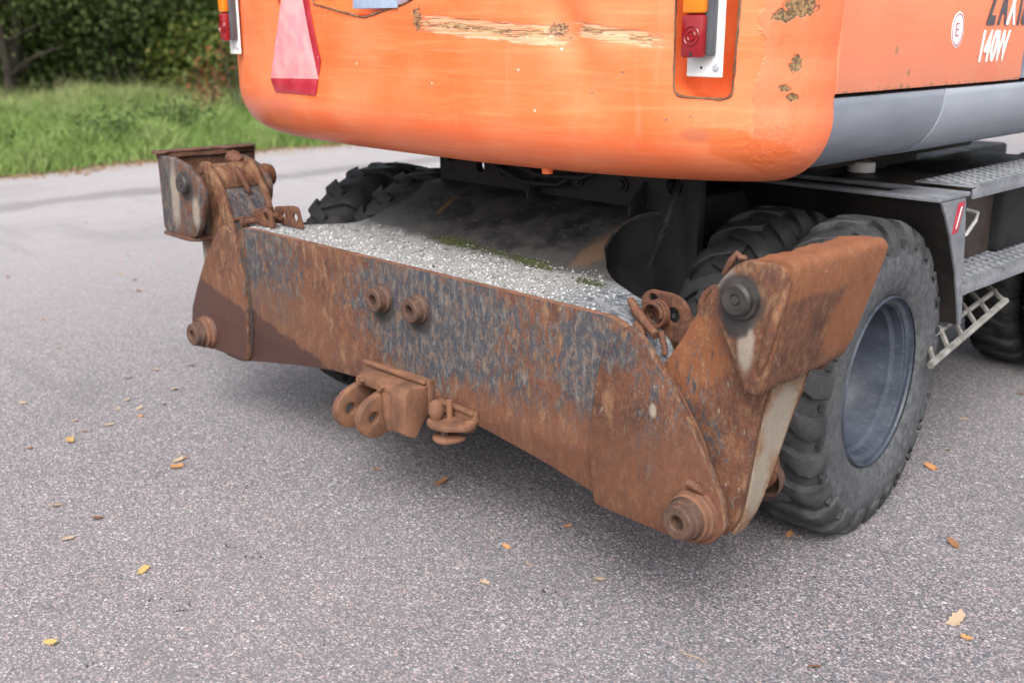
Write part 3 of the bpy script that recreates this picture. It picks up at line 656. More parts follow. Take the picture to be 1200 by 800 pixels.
# ---- undercarriage frame
fr = plate('frame_plate', [rnd([(-.66, .55), (.66, .55), (.66, 1.20), (.50, 1.215), (.30, 1.145), (-.44, 1.145), (-.54, 1.19), (-.67, 1.19)], .02), circ(.555, 1.105, .034), circ(-.60, 1.12, .030), circ(-.42, 1.085, .024)], .79, .83, 'black', EX, 'Y', .004)
link('frame_body', (lambda bm: (box_bm(bm, (-.44, .832, .50), (.44, 3.9, 1.02), .02), bm_me(bm))[1])(bmesh.new()), 'black', EX)
for x in (-.30, -.10, .12, .33):
    lathe('frame_bolt', [(0, .770), (.017, .770), (.019, .773), (.019, .79)], 'black', fr, 'Y', (x, 0, 1.085), 6)
    lathe('bolt_washer', [(0, .781), (.027, .781), (.028, .784), (.028, .79)], 'black', fr, 'Y', (x, 0, 1.085), 16)
plate('frame_rib', rnd([(.79, .99), (.79, 1.11), (.70, 1.03), (.70, .99)], .01), .425, .440, 'black', fr, 'X')
plate('frame_rib', rnd([(.79, .99), (.79, 1.09), (.72, 1.03), (.72, .99)], .01), -.09, -.075, 'black', fr, 'X')
for hp in ([(-.36, .775, 1.16), (-.30, .755, 1.10), (-.12, .74, 1.055), (.05, .75, 1.06), (.14, .775, 1.12)], [(-.25, .77, 1.17), (-.18, .745, 1.12), (-.02, .73, 1.09), (.18, .74, 1.10), (.28, .775, 1.15)], [(.62, .74, 1.16), (.66, .66, 1.10), (.66, .60, .98), (.60, .62, .86)]):
    q = []
    for i in range(len(hp) - 1):
        for t in np.linspace(0, 1, 5)[:-1]: q.append(tuple(hp[i][k] + (hp[i + 1][k] - hp[i][k]) * t for k in range(3)))
    tube('hydraulic_hose', q + [hp[-1]], .011, 'tyre_dark', fr, 8)
for x, z in ((.14, 1.12), (-.36, 1.16), (.28, 1.15)): lathe('hose_fitting', [(0, .755), (.014, .755), (.016, .76), (.016, .79)], 'boss', fr, 'Y', (x, 0, z), 6)
lathe('slew_ring', [(0, 1.02), (.62, 1.02), (.62, 1.10), (.66, 1.10), (.66, 1.19), (.60, 1.20), (.60, 1.234), (0, 1.234)], 'black', EX, 'Z', (0, 2.3, 0), 48)
for y in (.95, 3.42):
    lathe('axle', [(0, -.98), (.11, -.98), (.14, -.6), (.15, -.3), (.26, -.15), (.26, .15), (.15, .3), (.14, .6), (.11, .98), (0, .98)], 'black', EX, 'X', (0, y, .52), 24)

# ---- wheels
def tyre_me(width=.265, R=.532, N=24):
    hw = width / 2
    half = [(.280, .098), (.294, .117), (.335, .133), (.385, .139), (.425, .135), (.455, .124), (.485, .108), (.503, .088), (.511, .05), (.512, 0)]
    pr = half + [(r, -a) for r, a in half[::-1][1:]]
    me = lathe_me(pr, 'X', (0, 0, 0), 120, 50)
    bm = bmesh.new(); bm.from_mesh(me)
    # skewed traction lugs from the centre over the shoulder
    for side in (1, -1):
        for k in range(N):
            a0 = 2 * PI * (k + (.5 if side < 0 else 0)) / N
            #            across, angle shift, half width, top r, base r
            st = [(-.040, -.10, .050, R - .004, .485), (0, -.075, .062, R - .001, .485), (.053, -.03, .062, R, .485), (.088, .02, .076, R - .005, .48), (.112, .040, .084, R - .020, .462), (.1275, .046, .084, R - .050, .45), (.137, .048, .078, R - .082, .43), (.1375, .048, .060, R - .100, .42)]
            secs = []
            for ax_, sh, w2, rt, rb in st:
                a = a0 + sh; sec = []
                inx = ax_ if ax_ < .11 else ax_ - .012 if rt > .46 else ax_ - .004
                for (da, rr, xx) in ((-w2, rb, inx), (-w2 * .86, rt - .004, ax_), (-w2 * .70, rt, ax_), (w2 * .70, rt, ax_), (w2 * .86, rt - .004, ax_), (w2, rb, inx)):
                    t = a + da * random.uniform(.97, 1.03); r_ = rr + random.uniform(-.0012, .0012)
                    sec.append(bm.verts.new((side * xx, r_ * math.cos(t), r_ * math.sin(t))))
                secs.append(sec)
            for A, B in zip(secs[:-1], secs[1:]):
                for i in range(5): bm.faces.new((A[i], A[i + 1], B[i + 1], B[i]))
            bm.faces.new(secs[0]); bm.faces.new(secs[-1])
            # little bracing nub between neighbouring lugs at the shoulder
            t0 = a0 + .046 + .131; 
            for (xx, rr, dr) in ((.122, R - .070, .012),):
                q = []
                for sx, sa, sr in ((0, -.018, -1), (0, .018, -1), (0, .018, 1), (0, -.018, 1)):
                    for off in (0, .012): q.append((side * (xx + off), (rr + sr * dr) * math.cos(t0 + sa), (rr + sr * dr) * math.sin(t0 + sa)))
                vv_ = [bm.verts.new(p) for p in q]
                for f in ((0, 2, 4, 6), (1, 3, 5, 7), (0, 1, 3, 2), (2, 3, 5, 4), (4, 5, 7, 6), (6, 7, 1, 0)): bm.faces.new([vv_[i] for i in f])
    for v in bm.verts:        # slight flat at the contact patch
        if v.co.z < -.497: v.co.z = -.497 - (-.497 - v.co.z) * .15; v.co.x *= 1.03
    return bm_me(bm, 38)
TY = tyre_me()
for v in TY.vertices: pass
rim_prof = [(.282, .121), (.288, .113), (.284, .105), (.268, .101), (.264, .095), (.255, .088), (.252, .060), (.240, .048), (.237, -.03), (.225, -.055), (.213, -.085), (.12, -.095), (0, -.095)]
RIM = lathe_me(rim_prof + [], 'X', (0, 0, 0), 72, 28)
RIM2 = lathe_me([(.285, .119), (.289, .112), (.27, .10), (.25, .08), (.245, -.08), (.27, -.10), (.289, -.112), (.285, -.119)], 'X', (0, 0, 0), 48, 28)
RINGB = lathe_me([(.259, .095), (.265, .103), (.271, .103), (.273, .097)], 'X', (0, 0, 0), 72, 60)
NUT = lathe_me([(0, .022), (.010, .022), (.0145, .016), (.0145, 0)], 'X', (0, 0, 0), 6, 30)
HUB = lathe_me([(0, -.045), (.06, -.045), (.085, -.06), (.095, -.096)], 'X', (0, 0, 0), 32, 30)
first = None
def wheel(x, y, side, yaw, dusty, lab=None):
    r = bpy.data.objects.new('wheel', None); COL.objects.link(r); r.parent = EX; r.location = (x, y, .503)
    r.rotation_euler = (0, 0, yaw + (PI if side < 0 else 0))
    t = bpy.data.objects.new('tyre', TY); COL.objects.link(t); t.parent = r
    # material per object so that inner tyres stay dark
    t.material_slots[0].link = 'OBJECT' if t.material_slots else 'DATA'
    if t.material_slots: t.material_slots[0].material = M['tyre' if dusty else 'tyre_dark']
    rm = bpy.data.objects.new('rim', RIM); COL.objects.link(rm); rm.parent = r
    lr = bpy.data.objects.new('lock_ring', RINGB); COL.objects.link(lr); lr.parent = r
    hb = bpy.data.objects.new('hub', HUB); COL.objects.link(hb); hb.parent = r
    for k in range(10):
        nt = bpy.data.objects.new('wheel_nut', NUT); COL.objects.link(nt); nt.parent = r; nt.location = (-.094, .155 * math.cos(2 * PI * k / 10), .155 * math.sin(2 * PI * k / 10))
    if lab: r['label'] = lab
    return r
for me_, mt in ((TY, 'tyre'), (RIM, 'rim'), (RINGB, 'rim'), (HUB, 'rim'), (NUT, 'rim')):
    me_.materials.clear(); me_.materials.append(M[mt])
YW = math.radians(5.0)
wheel(1.112, 1.045, 1, YW, True, 'dusty outer tyre on a blue-grey dished rim, slightly steered')
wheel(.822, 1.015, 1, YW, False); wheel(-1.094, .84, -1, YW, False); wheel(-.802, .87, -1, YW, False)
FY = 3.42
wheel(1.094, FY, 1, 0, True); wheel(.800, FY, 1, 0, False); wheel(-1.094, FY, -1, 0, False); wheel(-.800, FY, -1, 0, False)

# ---- stabilizer levers (folded up) and feet
def lever(s_, up, outm, nearm, inm):
    lo = Vector((1.283, .408) if s_ > 0 else (-1.235, .388)); hi = Vector(up); d = (hi - lo); L = d.length; d.normalize(); nrm = Vector((d.y, -d.x)) * s_   # nrm points outwards
    def P(a, b): q = lo + d * a + nrm * b; return (q.x, q.y)
    side = [P(-.075, -.03), P(-.078, .02), P(-.045, .075), P(.02, .098), P(.30, .078), P(L, .082), P(L + .05, .068), P(L + .085, .01), P(L + .08, -.03), P(L + .03, -.078), P(.565, -.141), P(.40, -.195), P(.30, -.240), P(.20, -.25), P(.10, -.18), P(0, -.10)]
    lv = plate('stabilizer_lever', rnd(side, .03, 4), .030, .052, nearm, EX, 'Y', .004)
    def taper(q):
        k = min(1, max(0, (q[2] - .36) / .42)); k = .36 + .64 * k
        return (q[0], .03 + (q[1] - .03) * k, q[2])
    plate('rear_side_plate', rnd(side, .03, 4), .222, .244, nearm, lv, 'Y', .004, fn=taper)
    # outer closing plate, standing flush between the side plates
    def strip(name, path, y0, y1, th, mat, inward=1):
        bm = bmesh.new(); A = []
        for i, p in enumerate(path):
            a = Vector(path[max(i - 1, 0)]); b = Vector(path[min(i + 1, len(path) - 1)]); t = (b - a).normalized(); n = Vector((t.y, -t.x)) * th * inward
            A.append([bm.verts.new(q) for q in ((p[0], y0, p[1]), (p[0], y1 - .004, p[1]), (p[0] + n.x, y1 - .004, p[1] + n.y), (p[0] + n.x, y0, p[1] + n.y))])
        for row in A:
            for v in row: 
                if v.co.y > y0 + .01: v.co = taper(tuple(v.co))
        for a, b in zip(A[:-1], A[1:]):
            for k in range(4): bm.faces.new((a[k], a[(k + 1) % 4], b[(k + 1) % 4], b[k]))
        bm.faces.new(A[0]); bm.faces.new(A[-1]); return link(name, bm_me(bm, 40), mat, lv)
    out_path = [P(-.04, .072), P(.02, .088), P(.09, .087), P(.15, .083), P(.22, .077), P(.30, .071), P(L * .8, .072), P(L - .02, .075)]
    strip('outer_cover', out_path, .0525, .2215, .012, outm)
    in_path = [P(L - .02, -.088), P(.55, -.134), P(.47, -.158), P(.40, -.183), P(.30, -.226), P(.20, -.238)]
    strip('inner_cover', in_path, .0525, .2215, .012, inm)
    # stiffener strips welded across the inner cover
    for i, a in ((0, .0), (1, .9), (3, .2)):
        p0, p1 = Vector(in_path[i]), Vector(in_path[i + 1]); q = p0.lerp(p1, a)
        box('stiffener_strip', (q.x - .006 - (s_ * .004), .053, q.y - .006), (q.x + .006 - s_ * .004, .221, q.y + .006), 'weld', lv, .002)
    lathe('pivot_barrel', [(.04, .025), (.066, .027), (.070, .035), (.070, .240), (.066, .248), (.04, .25)], 'lever_left', lv, 'Y', (hi.x, 0, hi.y), 32)
    return lv, P, L
lvR, PR, LR = lever(1, (1.405, 1.012), 'lever_out', 'lever', 'lever_in')
lvL, PL, LL = lever(-1, (-1.262, 1.010), 'lever_out', 'lever_left', 'lever_in')
# torn inner plate edge with flap on the left lever
tube('bent_flap', [(-1.17, .12, 1.075), (-1.15, .13, 1.04), (-1.13, .145, 1.0), (-1.125, .15, .97)], [.008, .012, .014, .008], 'rod', lvL, 8)

# right foot: folded plate with gussets; ground face turned outwards
def foot_right():
    # outline of the bent pad in XZ: inner flange at the top, ground face turned outwards, small lip at the bottom
    prf = [(1.425, 1.106), (1.47, 1.113)] + [(1.512 + .024 * math.sin(t), 1.089 + .026 * math.cos(t)) for t in np.linspace(0, PI / 2 - .05, 7)]
    prf += [(1.531, 1.03), (1.520, .97), (1.507, .91), (1.494, .85)] + [(1.466 + .022 * math.cos(t), .822 - .030 * math.sin(t)) for t in np.linspace(.1, PI / 2, 5)] + [(1.44, .791)]
    th = .018; m_ = len(prf); off = []
    for i in range(m_):
        a = Vector(prf[max(i - 1, 0)]); b = Vector(prf[min(i + 1, m_ - 1)]); t = (b - a).normalized(); off.append((prf[i][0] + t.y * th, prf[i][1] - t.x * th))
    bm = bmesh.new(); ny_ = 28; rows = []
    for j in range(ny_ + 1):
        t = j / ny_; row = []
        for (x, z) in prf + off[::-1]:
            y1 = .315 + (.385 - .315) * min(1, max(0, (z - .79) / .30)); y0 = -.050
            y = y0 + (y1 - y0) * t; wz = .0022 * math.sin(y * 41 + x * 9) + .0015 * math.sin(y * 97)
            row.append(bm.verts.new((x + .004 * math.sin(y * 13) * (z < 1.05), y, z + wz * (z > 1.08 or z < .82) + .012 * t * (z < .85))))
        rows.append(row)
    K = 2 * m_
    for A, B in zip(rows[:-1], rows[1:]):
        for k in range(K): bm.faces.new((A[k], A[(k + 1) % K], B[(k + 1) % K], B[k]))
    bm.faces.new(rows[0]); bm.faces.new(rows[-1])
    f = link('stabilizer_foot', bm_me(bm, 40), 'foot', EX)
    g = rnd([(1.372, 1.080), (1.335, 1.035), (1.325, .995), (1.338, .955), (1.39, .865), (1.430, .785), (1.470, .786), (1.492, .85), (1.528, 1.03), (1.530, 1.085), (1.50, 1.108), (1.41, 1.105)], [.03, .03, .03, .03, .03, .02, .01, .01, .01, .02, .02, .03], 4)
    plate('gusset', g, -.056, -.030, 'gusset', f, 'Y', .006)
    plate('gusset', g, .225, .250, 'gusset', f, 'Y', .005)
    tube('worn_ridge', [(1.530, -.052, 1.078), (1.522, -.058, 1.045), (1.507, -.064, .99), (1.492, -.066, .93), (1.478, -.064, .88), (1.468, -.058, .84)], [.003, .009, .013, .014, .011, .004], 'gusset', f, 10)
    c = (1.405, 0, 1.012)
    lathe('upper_pin', [(0, -.085), (.010, -.085), (.012, -.079), (.015, -.084), (.034, -.085), (.040, -.078), (.041, -.068), (.049, -.066), (.052, -.058), (.053, -.054)], 'pin', f, 'Y', c, 32, 25)
    tube('torn_edge', [(1.285, .042, 1.035), (1.305, .045, 1.072), (1.318, .05, 1.090), (1.328, .05, 1.080), (1.342, .05, 1.084)], [.006, .010, .009, .010, .006], 'gusset', f, 8)
    return f
foot_right()
def foot_left():
    X0 = -1.500
    prf = [(-1.23, 1.108), (-1.36, 1.110), (X0 + .015, 1.112), (X0 - .012, 1.112), (X0 - .014, 1.098), (X0, 1.085), (X0 + .004, .90), (X0 + .004, .815), (X0 + .012, .797), (X0 + .03, .789), (-1.40, .788), (-1.36, .790)]
    th = .017; bm = bmesh.new(); rows = []; m_ = len(prf)
    for j in range(21):
        t = j / 20; y = -.050 + .45 * t; o_ = []
        for i, (x, z) in enumerate(prf):
            if i == 0: x = -1.468 + .004 * math.sin(y * 30)
            if i == 1: x = -1.48
            o_.append((x, y, z + .002 * math.sin(y * 25 + i)))
        inn = [(p[0] + (th if 3 < i < 9 else 0), p[1], p[2] + (-th * .8 if i <= 3 else (th if i >= 9 else 0))) for i, p in enumerate(o_)]
        rows.append([bm.verts.new(p) for p in o_ + inn[::-1]])
    K = 2 * m_
    for A, B in zip(rows[:-1], rows[1:]):
        for k in range(K): bm.faces.new((A[k], A[(k + 1) % K], B[(k + 1) % K], B[k]))
    bm.faces.new(rows[0]); bm.faces.new(rows[-1])
    f = link('stabilizer_foot', bm_me(bm, 40), 'foot_left', EX)
    g = rnd([(-1.492, 1.108), (-1.36, 1.106), (-1.245, 1.080), (-1.160, 1.030), (-1.13, .99), (-1.140, .93), (-1.175, .855), (-1.215, .798), (-1.27, .785), (-1.492, .790)], .03, 4)
    plate('gusset', g, -.052, -.026, 'gusset_left', f, 'Y', .006)
    plate('gusset', [((a + 1.268) * .86 - 1.268, (b - 1.01) * .86 + 1.01) for a, b in g], .262, .285, 'gusset_left', f, 'Y', .006)
    c = (-1.268, 0, 1.010)
    lathe('upper_pin', [(0, -.080), (.010, -.080), (.012, -.074), (.015, -.079), (.036, -.079), (.041, -.072), (.042, -.056), (.050, -.052), (.052, -.048)], 'pin', f, 'Y', c, 32, 25)
    lathe('upper_pin', [(.052, .29), (.052, .32), (.045, .345), (0, .35)], 'gusset', f, 'Y', c, 28, 25)
    # bent bottom lip
    plate('bottom_lip', rnd([(-1.505, -.056), (-1.27, -.062), (-1.23, -.03), (-1.25, .22), (-1.505, .28)], .02), .772, .788, 'foot_left', f, 'Z', .005)
    plate('top_lip', rnd([(-1.535, -.066), (-1.50, -.074), (-1.46, -.062), (-1.455, -.028), (-1.472, -.01), (-1.475, .23), (-1.455, .25), (-1.45, .30), (-1.455, .40), (-1.53, .41)], .02), 1.1125, 1.123, 'foot_left', f, 'Z', .005)
    tube('rust_scale', [(-1.36, .24, 1.085), (-1.32, .2, 1.09), (-1.27, .21, 1.075)], [.02, .035, .02], 'rod', f, 8)
    return f
foot_left()

# ---- locking pins: bracket with holes, rod, ring
def lock_left():
    b = plate('lock_bracket', [rnd([(-.945, .868), (-.735, .868), (-.765, .948), (-.80, .952), (-.93, .935)], .012), circ(-.785, .908, .017, 14), circ(-.87, .905, .012, 12)], .145, .156, 'rod', EX, 'Y', .002)
    plate('lock_lug', [rnd([(-.955, .865), (-.83, .865), (-.85, .935), (-.92, .945)], .02), circ(-.885, .908, .016, 14)], .075, .087, 'rod', b, 'Y', .002)
    plate('lock_lug', rnd([(.145, .94), (.05, .925), (.07, .87), (.15, .87)], .015), -.945, -.935, 'rod', b, 'X', .002)
    tube('lock_rod', [(-1.035, .075, .868), (-.93, .11, .892), (-.86, .125, .905)], [.013, .013, .014], 'rod', b, 12)
    tube('rod_end', [(-1.05, .07, .862), (-1.035, .075, .868)], .020, 'rod', b, 10)
lock_left()
def lock_right():
    b = plate('lock_bracket', [rnd([(.955, .800), (1.09, .790), (1.125, .835), (1.10, .905), (1.06, .925), (.97, .925), (.94, .90)], .022), circ(.985, .898, .016, 14), circ(1.055, .865, .022, 16)], .150, .162, 'rod', EX, 'Y', .003)
    bm = bmesh.new()
    pts = []
    for k in range(70):
        t = k / 70 * 2 * PI * 2.6; pts.append((1.02 + .034 * math.cos(t), .10 + .04 * k / 70, .868 + .034 * math.sin(t)))
    tube_bm(bm, pts, .006, 6); link('coil_spring', bm_me(bm, 60), 'rod', b)
    tube('lock_rod', [(.945, .10, .898), (.98, .085, .875), (1.03, .07, .850), (1.075, .055, .832)], [.011, .014, .012, .013], 'rod', b, 10)
    tube('rod_tail', [(1.085, .06, .845), (1.105, .055, .80), (1.11, .05, .785)], .009, 'rod', b, 8)
    tube('rust_lump', [(.99, .075, .845), (1.01, .06, .832), (1.03, .06, .822)], [.010, .018, .008], 'rod', b, 8)
    r = tube('lifting_ring', [(1.152 + .052 * math.cos(t), .215 + .01 * math.sin(t), .885 + .060 * math.sin(t)) for t in np.linspace(0, 2 * PI, 29)[:-1]], .0115, 'rod', EX, 10, True)
    tube('ring_weld', [(1.17, .21, .945), (1.20, .215, .95), (1.215, .22, .94)], [.008, .014, .008], 'rod', r, 8)
    tube('ring_weld', [(1.135, .20, .835), (1.155, .20, .845), (1.17, .205, .86)], [.012, .016, .009], 'rod', r, 8)
lock_right()

# ---- tow hitch and small clevis low on the beam
th_ = plate('tow_hitch', rnd([(-.145, .508), (.212, .516), (.212, .40), (.18, .37), (-.02, .395), (-.155, .40)], .006), -.020, -.0005, 'hitch', EX, 'Y', .003)
box('top_ledge', (-.13, -.034, .500), (.20, -.018, .514), 'hitch', th_, .004)
plate('side_block', rnd([(-.020, .495), (-.10, .500), (-.115, .47), (-.115, .345), (-.075, .325), (-.020, .40)], .008), .125, .205, 'hitch', th_, 'X', .004)
box('cross_bar', (-.07, -.10, .455), (.125, -.02, .492), 'hitch', th_, .010)
for k, x in enumerate((-.085, .042)):
    ear = rnd([(-.018, .462), (-.10, .455), (-.165, .430), (-.196, .385), (-.186, .335), (-.150, .303), (-.10, .300), (-.05, .318), (-.018, .35)], .03, 5)
    plate('hitch_ear', [ear, circ(-.132, .374, .020, 16)], x - .017, x + .017, 'hitch', th_, 'X', .006)
lathe('hitch_core', [(0, -.11), (.024, -.11), (.034, -.06), (.034, .02), (0, .02)], 'hitch', th_, 'Z', (.085, -.075, .44), 16)
for x, z in ((-.05, .475), (.06, .478)): lathe('hitch_bolt', [(0, -.115), (.016, -.113), (.019, -.105), (.019, -.09)], 'hitch', th_, 'Y', (x, 0, z), 6)
sc_h = plate('coupling_bracket', rnd([(.235, .462), (.452, .458), (.455, .418), (.425, .372), (.36, .385), (.24, .43)], .006), -.020, -.0005, 'hitch', EX, 'Y', .003)
box('top_ledge', (.25, -.030, .446), (.445, -.018, .460), 'hitch', sc_h, .004)
lathe('ball_knob', [(0, .040), (.012, .038), (.025, .028), (.031, .010), (.030, -.010), (.022, -.028), (.016, -.045)], 'hitch', sc_h, 'Z', (.318, -.100, .455), 20)
lathe('cap_bolt', [(0, .03), (.012, .03), (.012, -.04)], 'hitch', sc_h, 'Z', (.345, -.055, .46), 12)
plate('upper_jaw', rnd([(.455, -.02), (.455, -.07), (.40, -.135), (.335, -.15), (.29, -.13), (.275, -.09), (.30, -.05), (.31, -.02)], .02), .395, .420, 'hitch', sc_h, 'Z', .007)
plate('lower_jaw', rnd([(.42, -.03), (.42, -.08), (.40, -.13), (.355, -.145), (.315, -.125), (.305, -.085), (.325, -.04)], .02), .345, .365, 'hitch', sc_h, 'Z', .008)
lathe('jaw_bolt', [(0, .33), (.018, .332), (.022, .34), (.016, .345), (.016, .40), (0, .40)], 'boss', sc_h, 'Z', (.36, -.095, 0), 8)
lathe('jaw_eye', [(0, -.045), (.012, -.045), (.014, -.034), (.022, -.034), (.024, -.02), (.024, 0)], 'hitch', sc_h, 'Y', (.43, -.02, .405), 14)

for o in [sc_h] + list(sc_h.children):
    for v in o.data.vertices: v.co.x = .255 + (v.co.x - .245) * .84; v.co.z = .462 + (v.co.z - .462) * .86; v.co.y *= .80
# ---- fender, steps, ladder on the right side
fpath = [(1.33, 1.062), (1.345, 1.04), (1.375, 1.005), (1.42, .94), (1.46, .87), (1.500, .80), (1.540, .70), (1.575, .60)]
bm = bmesh.new(); A = []
for (y, z) in fpath: A.append([bm.verts.new(p) for p in ((.45, y, z), (1.236, y, z), (1.236, y + .012, z + .002), (.45, y + .012, z + .002))])
for a, b in zip(A[:-1], A[1:]):
    for k in range(4): bm.faces.new((a[k], a[(k + 1) % 4], b[(k + 1) % 4], b[k]))
bm.faces.new(A[0]); bm.faces.new(A[-1])
fen = link('fender_plate', bm_me(bm, 50), 'black2', EX)
plate('fender_flange', [rnd([(.40, 1.318), (1.242, 1.318), (1.242, 1.56), (.40, 1.56)], .012), rnd([(.50, 1.375), (1.03, 1.375), (1.03, 1.52), (.50, 1.52)], .01)], 1.064, 1.078, 'step', fen, 'Z', .003)
plate('side_cheek', rnd([(y + .0, z) for y, z in fpath] + [(1.595, .60), (1.58, .70), (1.56, .80), (1.535, .95), (1.51, 1.062)], .004), 1.2365, 1.2465, 'step', fen, 'X', .002)
rf = plate('side_reflector', [(1.452, 1.050), (1.500, 1.052), (1.470, .950), (1.425, .946)], 1.2466, 1.2482, 'tri_red', EX, 'X', .0003)
plate('reflector_stripe', [(1.474, 1.036), (1.484, 1.037), (1.457, .964), (1.447, .963)], 1.2483, 1.2487, 'sticker_w', rf, 'X', .0001)
def hole_rows(x0, x1, y0, y1, nxh, pitch, r):
    hs = []; row = 0; y = y0
    while y < y1:
        for i in range(nxh): 
            xx = x0 + (x1 - x0) * (i + .5) / nxh; hs.append((xx + (0), y + (pitch / 2 if i % 2 else 0)))
        y += pitch
    return hs
def tread(name, x0, x1, y0, y1, z, depth, teeth_lab):
    hs = hole_rows(x0 + .02, x1 - .02, y0 + .05, y1 - .04, 5, .055, .014)
    t = plate(name, [rnd([(x0, y0), (x1, y0), (x1, y1), (x0, y1)], .008)] + [circ(a, b, .0135, 10) for a, b in hs], z - .005, z, 'step', EX, 'Z', .001)
    bm = bmesh.new()
    for a, b in hs:       # raised collars round the holes
        n = 10; R0 = [[bm.verts.new((a + r_ * math.cos(2 * PI * k / n), b + r_ * math.sin(2 * PI * k / n), zz)) for k in range(n)] for r_, zz in ((.0185, z + .0002), (.0145, z + .0045), (.0132, z + .0002))]
        for P, Q in zip(R0[:-1], R0[1:]):
            for k in range(n): bm.faces.new((P[k], P[(k + 1) % n], Q[(k + 1) % n], Q[k]))
    tag(link('tread_collars', bm_me(bm, 60), 'step', t), kind='stuff')
    box('edge_strip', (x1 - .001, y0, z - depth), (x1 + .009, y1, z - .008), 'step', t, .002)
    # saw-cut notches in the outer rim
    bm = bmesh.new(); y = y0 + .03
    while y < y1:
        box_bm(bm, (x1 - .006, y, z - .010), (x1 + .0105, y + .016, z + .0035)); y += .036
    tag(link('rim_teeth', bm_me(bm), 'step', t), kind='stuff')
    return t
tread('upper_step', 1.03, 1.24, 1.565, 3.1, 1.094, .042, '')
tread('lower_step', .98, 1.24, 1.56, 3.1, .755, .045, '')
box('step_side', (.975, 1.565, .758), (.985, 3.1, 1.06), 'black', EX)
box('tool_box', (.60, 1.66, .76), (1.085, 2.16, 1.05), 'brown', EX, .01)
box('battery_box', (.60, 2.175, .76), (1.12, 3.0, 1.06), 'black', EX, .02)
tube('grab_handle', [(1.088, 1.72, .868), (1.12, 1.735, .865), (1.14, 1.80, .885), (1.145, 1.86, .93), (1.143, 1.875, .955), (1.10, 1.878, .962)], .0075, 'chrome', EX, 8)
lathe('filler_cap', [(0, .04), (.05, .04), (.055, .03), (.055, 0)], 'sticker_w', EX, 'Z', (.62, 1.95, 1.055), 20)
box('hose_tray', (.55, 1.60, 1.085), (.62, 3.0, 1.15), 'brown', EX, .01)
# hanging step grid
def rail(k, t):
    a, b = ((1.262, 1.34, .505), (1.250, 1.97, .622)) if k == 0 else (((1.185, 1.44, .548), (1.18, 2.04, .636)) if k == 1 else ((1.10, 1.53, .592), (1.10, 2.12, .652)))
    return tuple(a[q] + (b[q] - a[q]) * t for q in range(3))
lad = tube('hanging_step', [rail(0, 0), rail(0, .3), rail(0, 1)], .0135, 'ladder', EX, 6)
tube('step_rail', [rail(1, 0), rail(1, 1)], .010, 'ladder', lad, 6)
tube('step_rail', [rail(2, 0), rail(2, 1)], .012, 'ladder', lad, 6)
for t in (.05, .23, .41, .59, .77, .98): tube('step_rung', [rail(0, t), rail(1, t), rail(2, t)], .010, 'ladder', lad, 6)
tube('step_hanger', [(1.03, 2.1, .65), (1.0, 2.12, .75)], .012, 'ladder', lad, 6)
tube('step_hanger', [(1.04, 1.62, .62), (1.0, 1.62, .75)], .012, 'ladder', lad, 6)

# ================================================================== LOOSE THINGS ON THE MACHINE
s = MB('pale_gravel'); a_ = s.t.nodes.new('ShaderNodeAttribute'); a_.attribute_name = 'tint'
M['gravel'] = s.done(s.mix(a_.outputs['Fac'], (.085, .085, .08), (.54, .56, .57)), .9, 0, s.noise(200), .001, .4, .2)
def ico(n=1):
    bm = bmesh.new(); bmesh.ops.create_icosphere(bm, subdivisions=n, radius=1); v = np.array([v.co[:] for v in bm.verts]); f = np.array([[q.index for q in g_.verts] for g_ in bm.faces]); bm.free(); return v, f
IV, IF = ico(1)
def stones_mesh(P, S, T):
    n = len(P); R3 = rng.normal(size=(n, 4)); R3 /= np.linalg.norm(R3, axis=1)[:, None]
    w_, x, y, z = R3.T
    Rm = np.stack([1 - 2 * (y * y + z * z), 2 * (x * y - z * w_), 2 * (x * z + y * w_), 2 * (x * y + z * w_), 1 - 2 * (x * x + z * z), 2 * (y * z - x * w_), 2 * (x * z - y * w_), 2 * (y * z + x * w_), 1 - 2 * (x * x + y * y)], 1).reshape(n, 3, 3)
    base = IV[None] * rng.uniform(.65, 1.3, (n, len(IV), 1)) * S[:, None, :]
    V_ = np.einsum('nij,nkj->nki', Rm, base); V_[..., 2] *= .6; V_ += P[:, None, :]
    idx = (IF[None] + (np.arange(n) * len(IV))[:, None, None]).ravel()
    return np_mesh(V_.reshape(-1, 3), 3, idx, attr=np.repeat(T, len(IV)))
N_ = 24000
gy_ = .03 + .40 * rng.random(N_) ** 1.25; gx_ = rng.uniform(-.98, .92, N_)
fade = np.clip((gx_ - .45) / .45, 0, 1); pat = np.sin(gx_ * 17 + 3 * np.sin(gy_ * 23)) * np.sin(gy_ * 31 + gx_ * 9); keep = (rng.random(N_) < .62 + .38 * pat) & (rng.random(N_) > fade * .9) & (rng.random(N_) > np.clip((gy_ - .30) / .14, 0, 1) ** 1.5 * .95)
lr_ = np.array([(lim_left(y) + .01 < x < lim_right(y) - .02) for x, y in zip(gx_, gy_)]); keep &= lr_
gx_, gy_ = gx_[keep], gy_[keep]; n_ = len(gx_)
sz = .0010 + .0046 * rng.random(n_) ** 6; 
Z_ = np.array([ztop(x, y) for x, y in zip(gx_, gy_)]) + sz * .35
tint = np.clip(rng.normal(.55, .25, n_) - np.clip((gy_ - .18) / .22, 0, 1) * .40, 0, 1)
tag(link('gravel', stones_mesh(np.stack([gx_, gy_, Z_], 1), sz[:, None] * rng.uniform(.7, 1.5, (n_, 3)), tint), 'gravel'), 'pale grey gravel and dust lying on top of the stabilizer beam', 'gravel', kind='stuff')
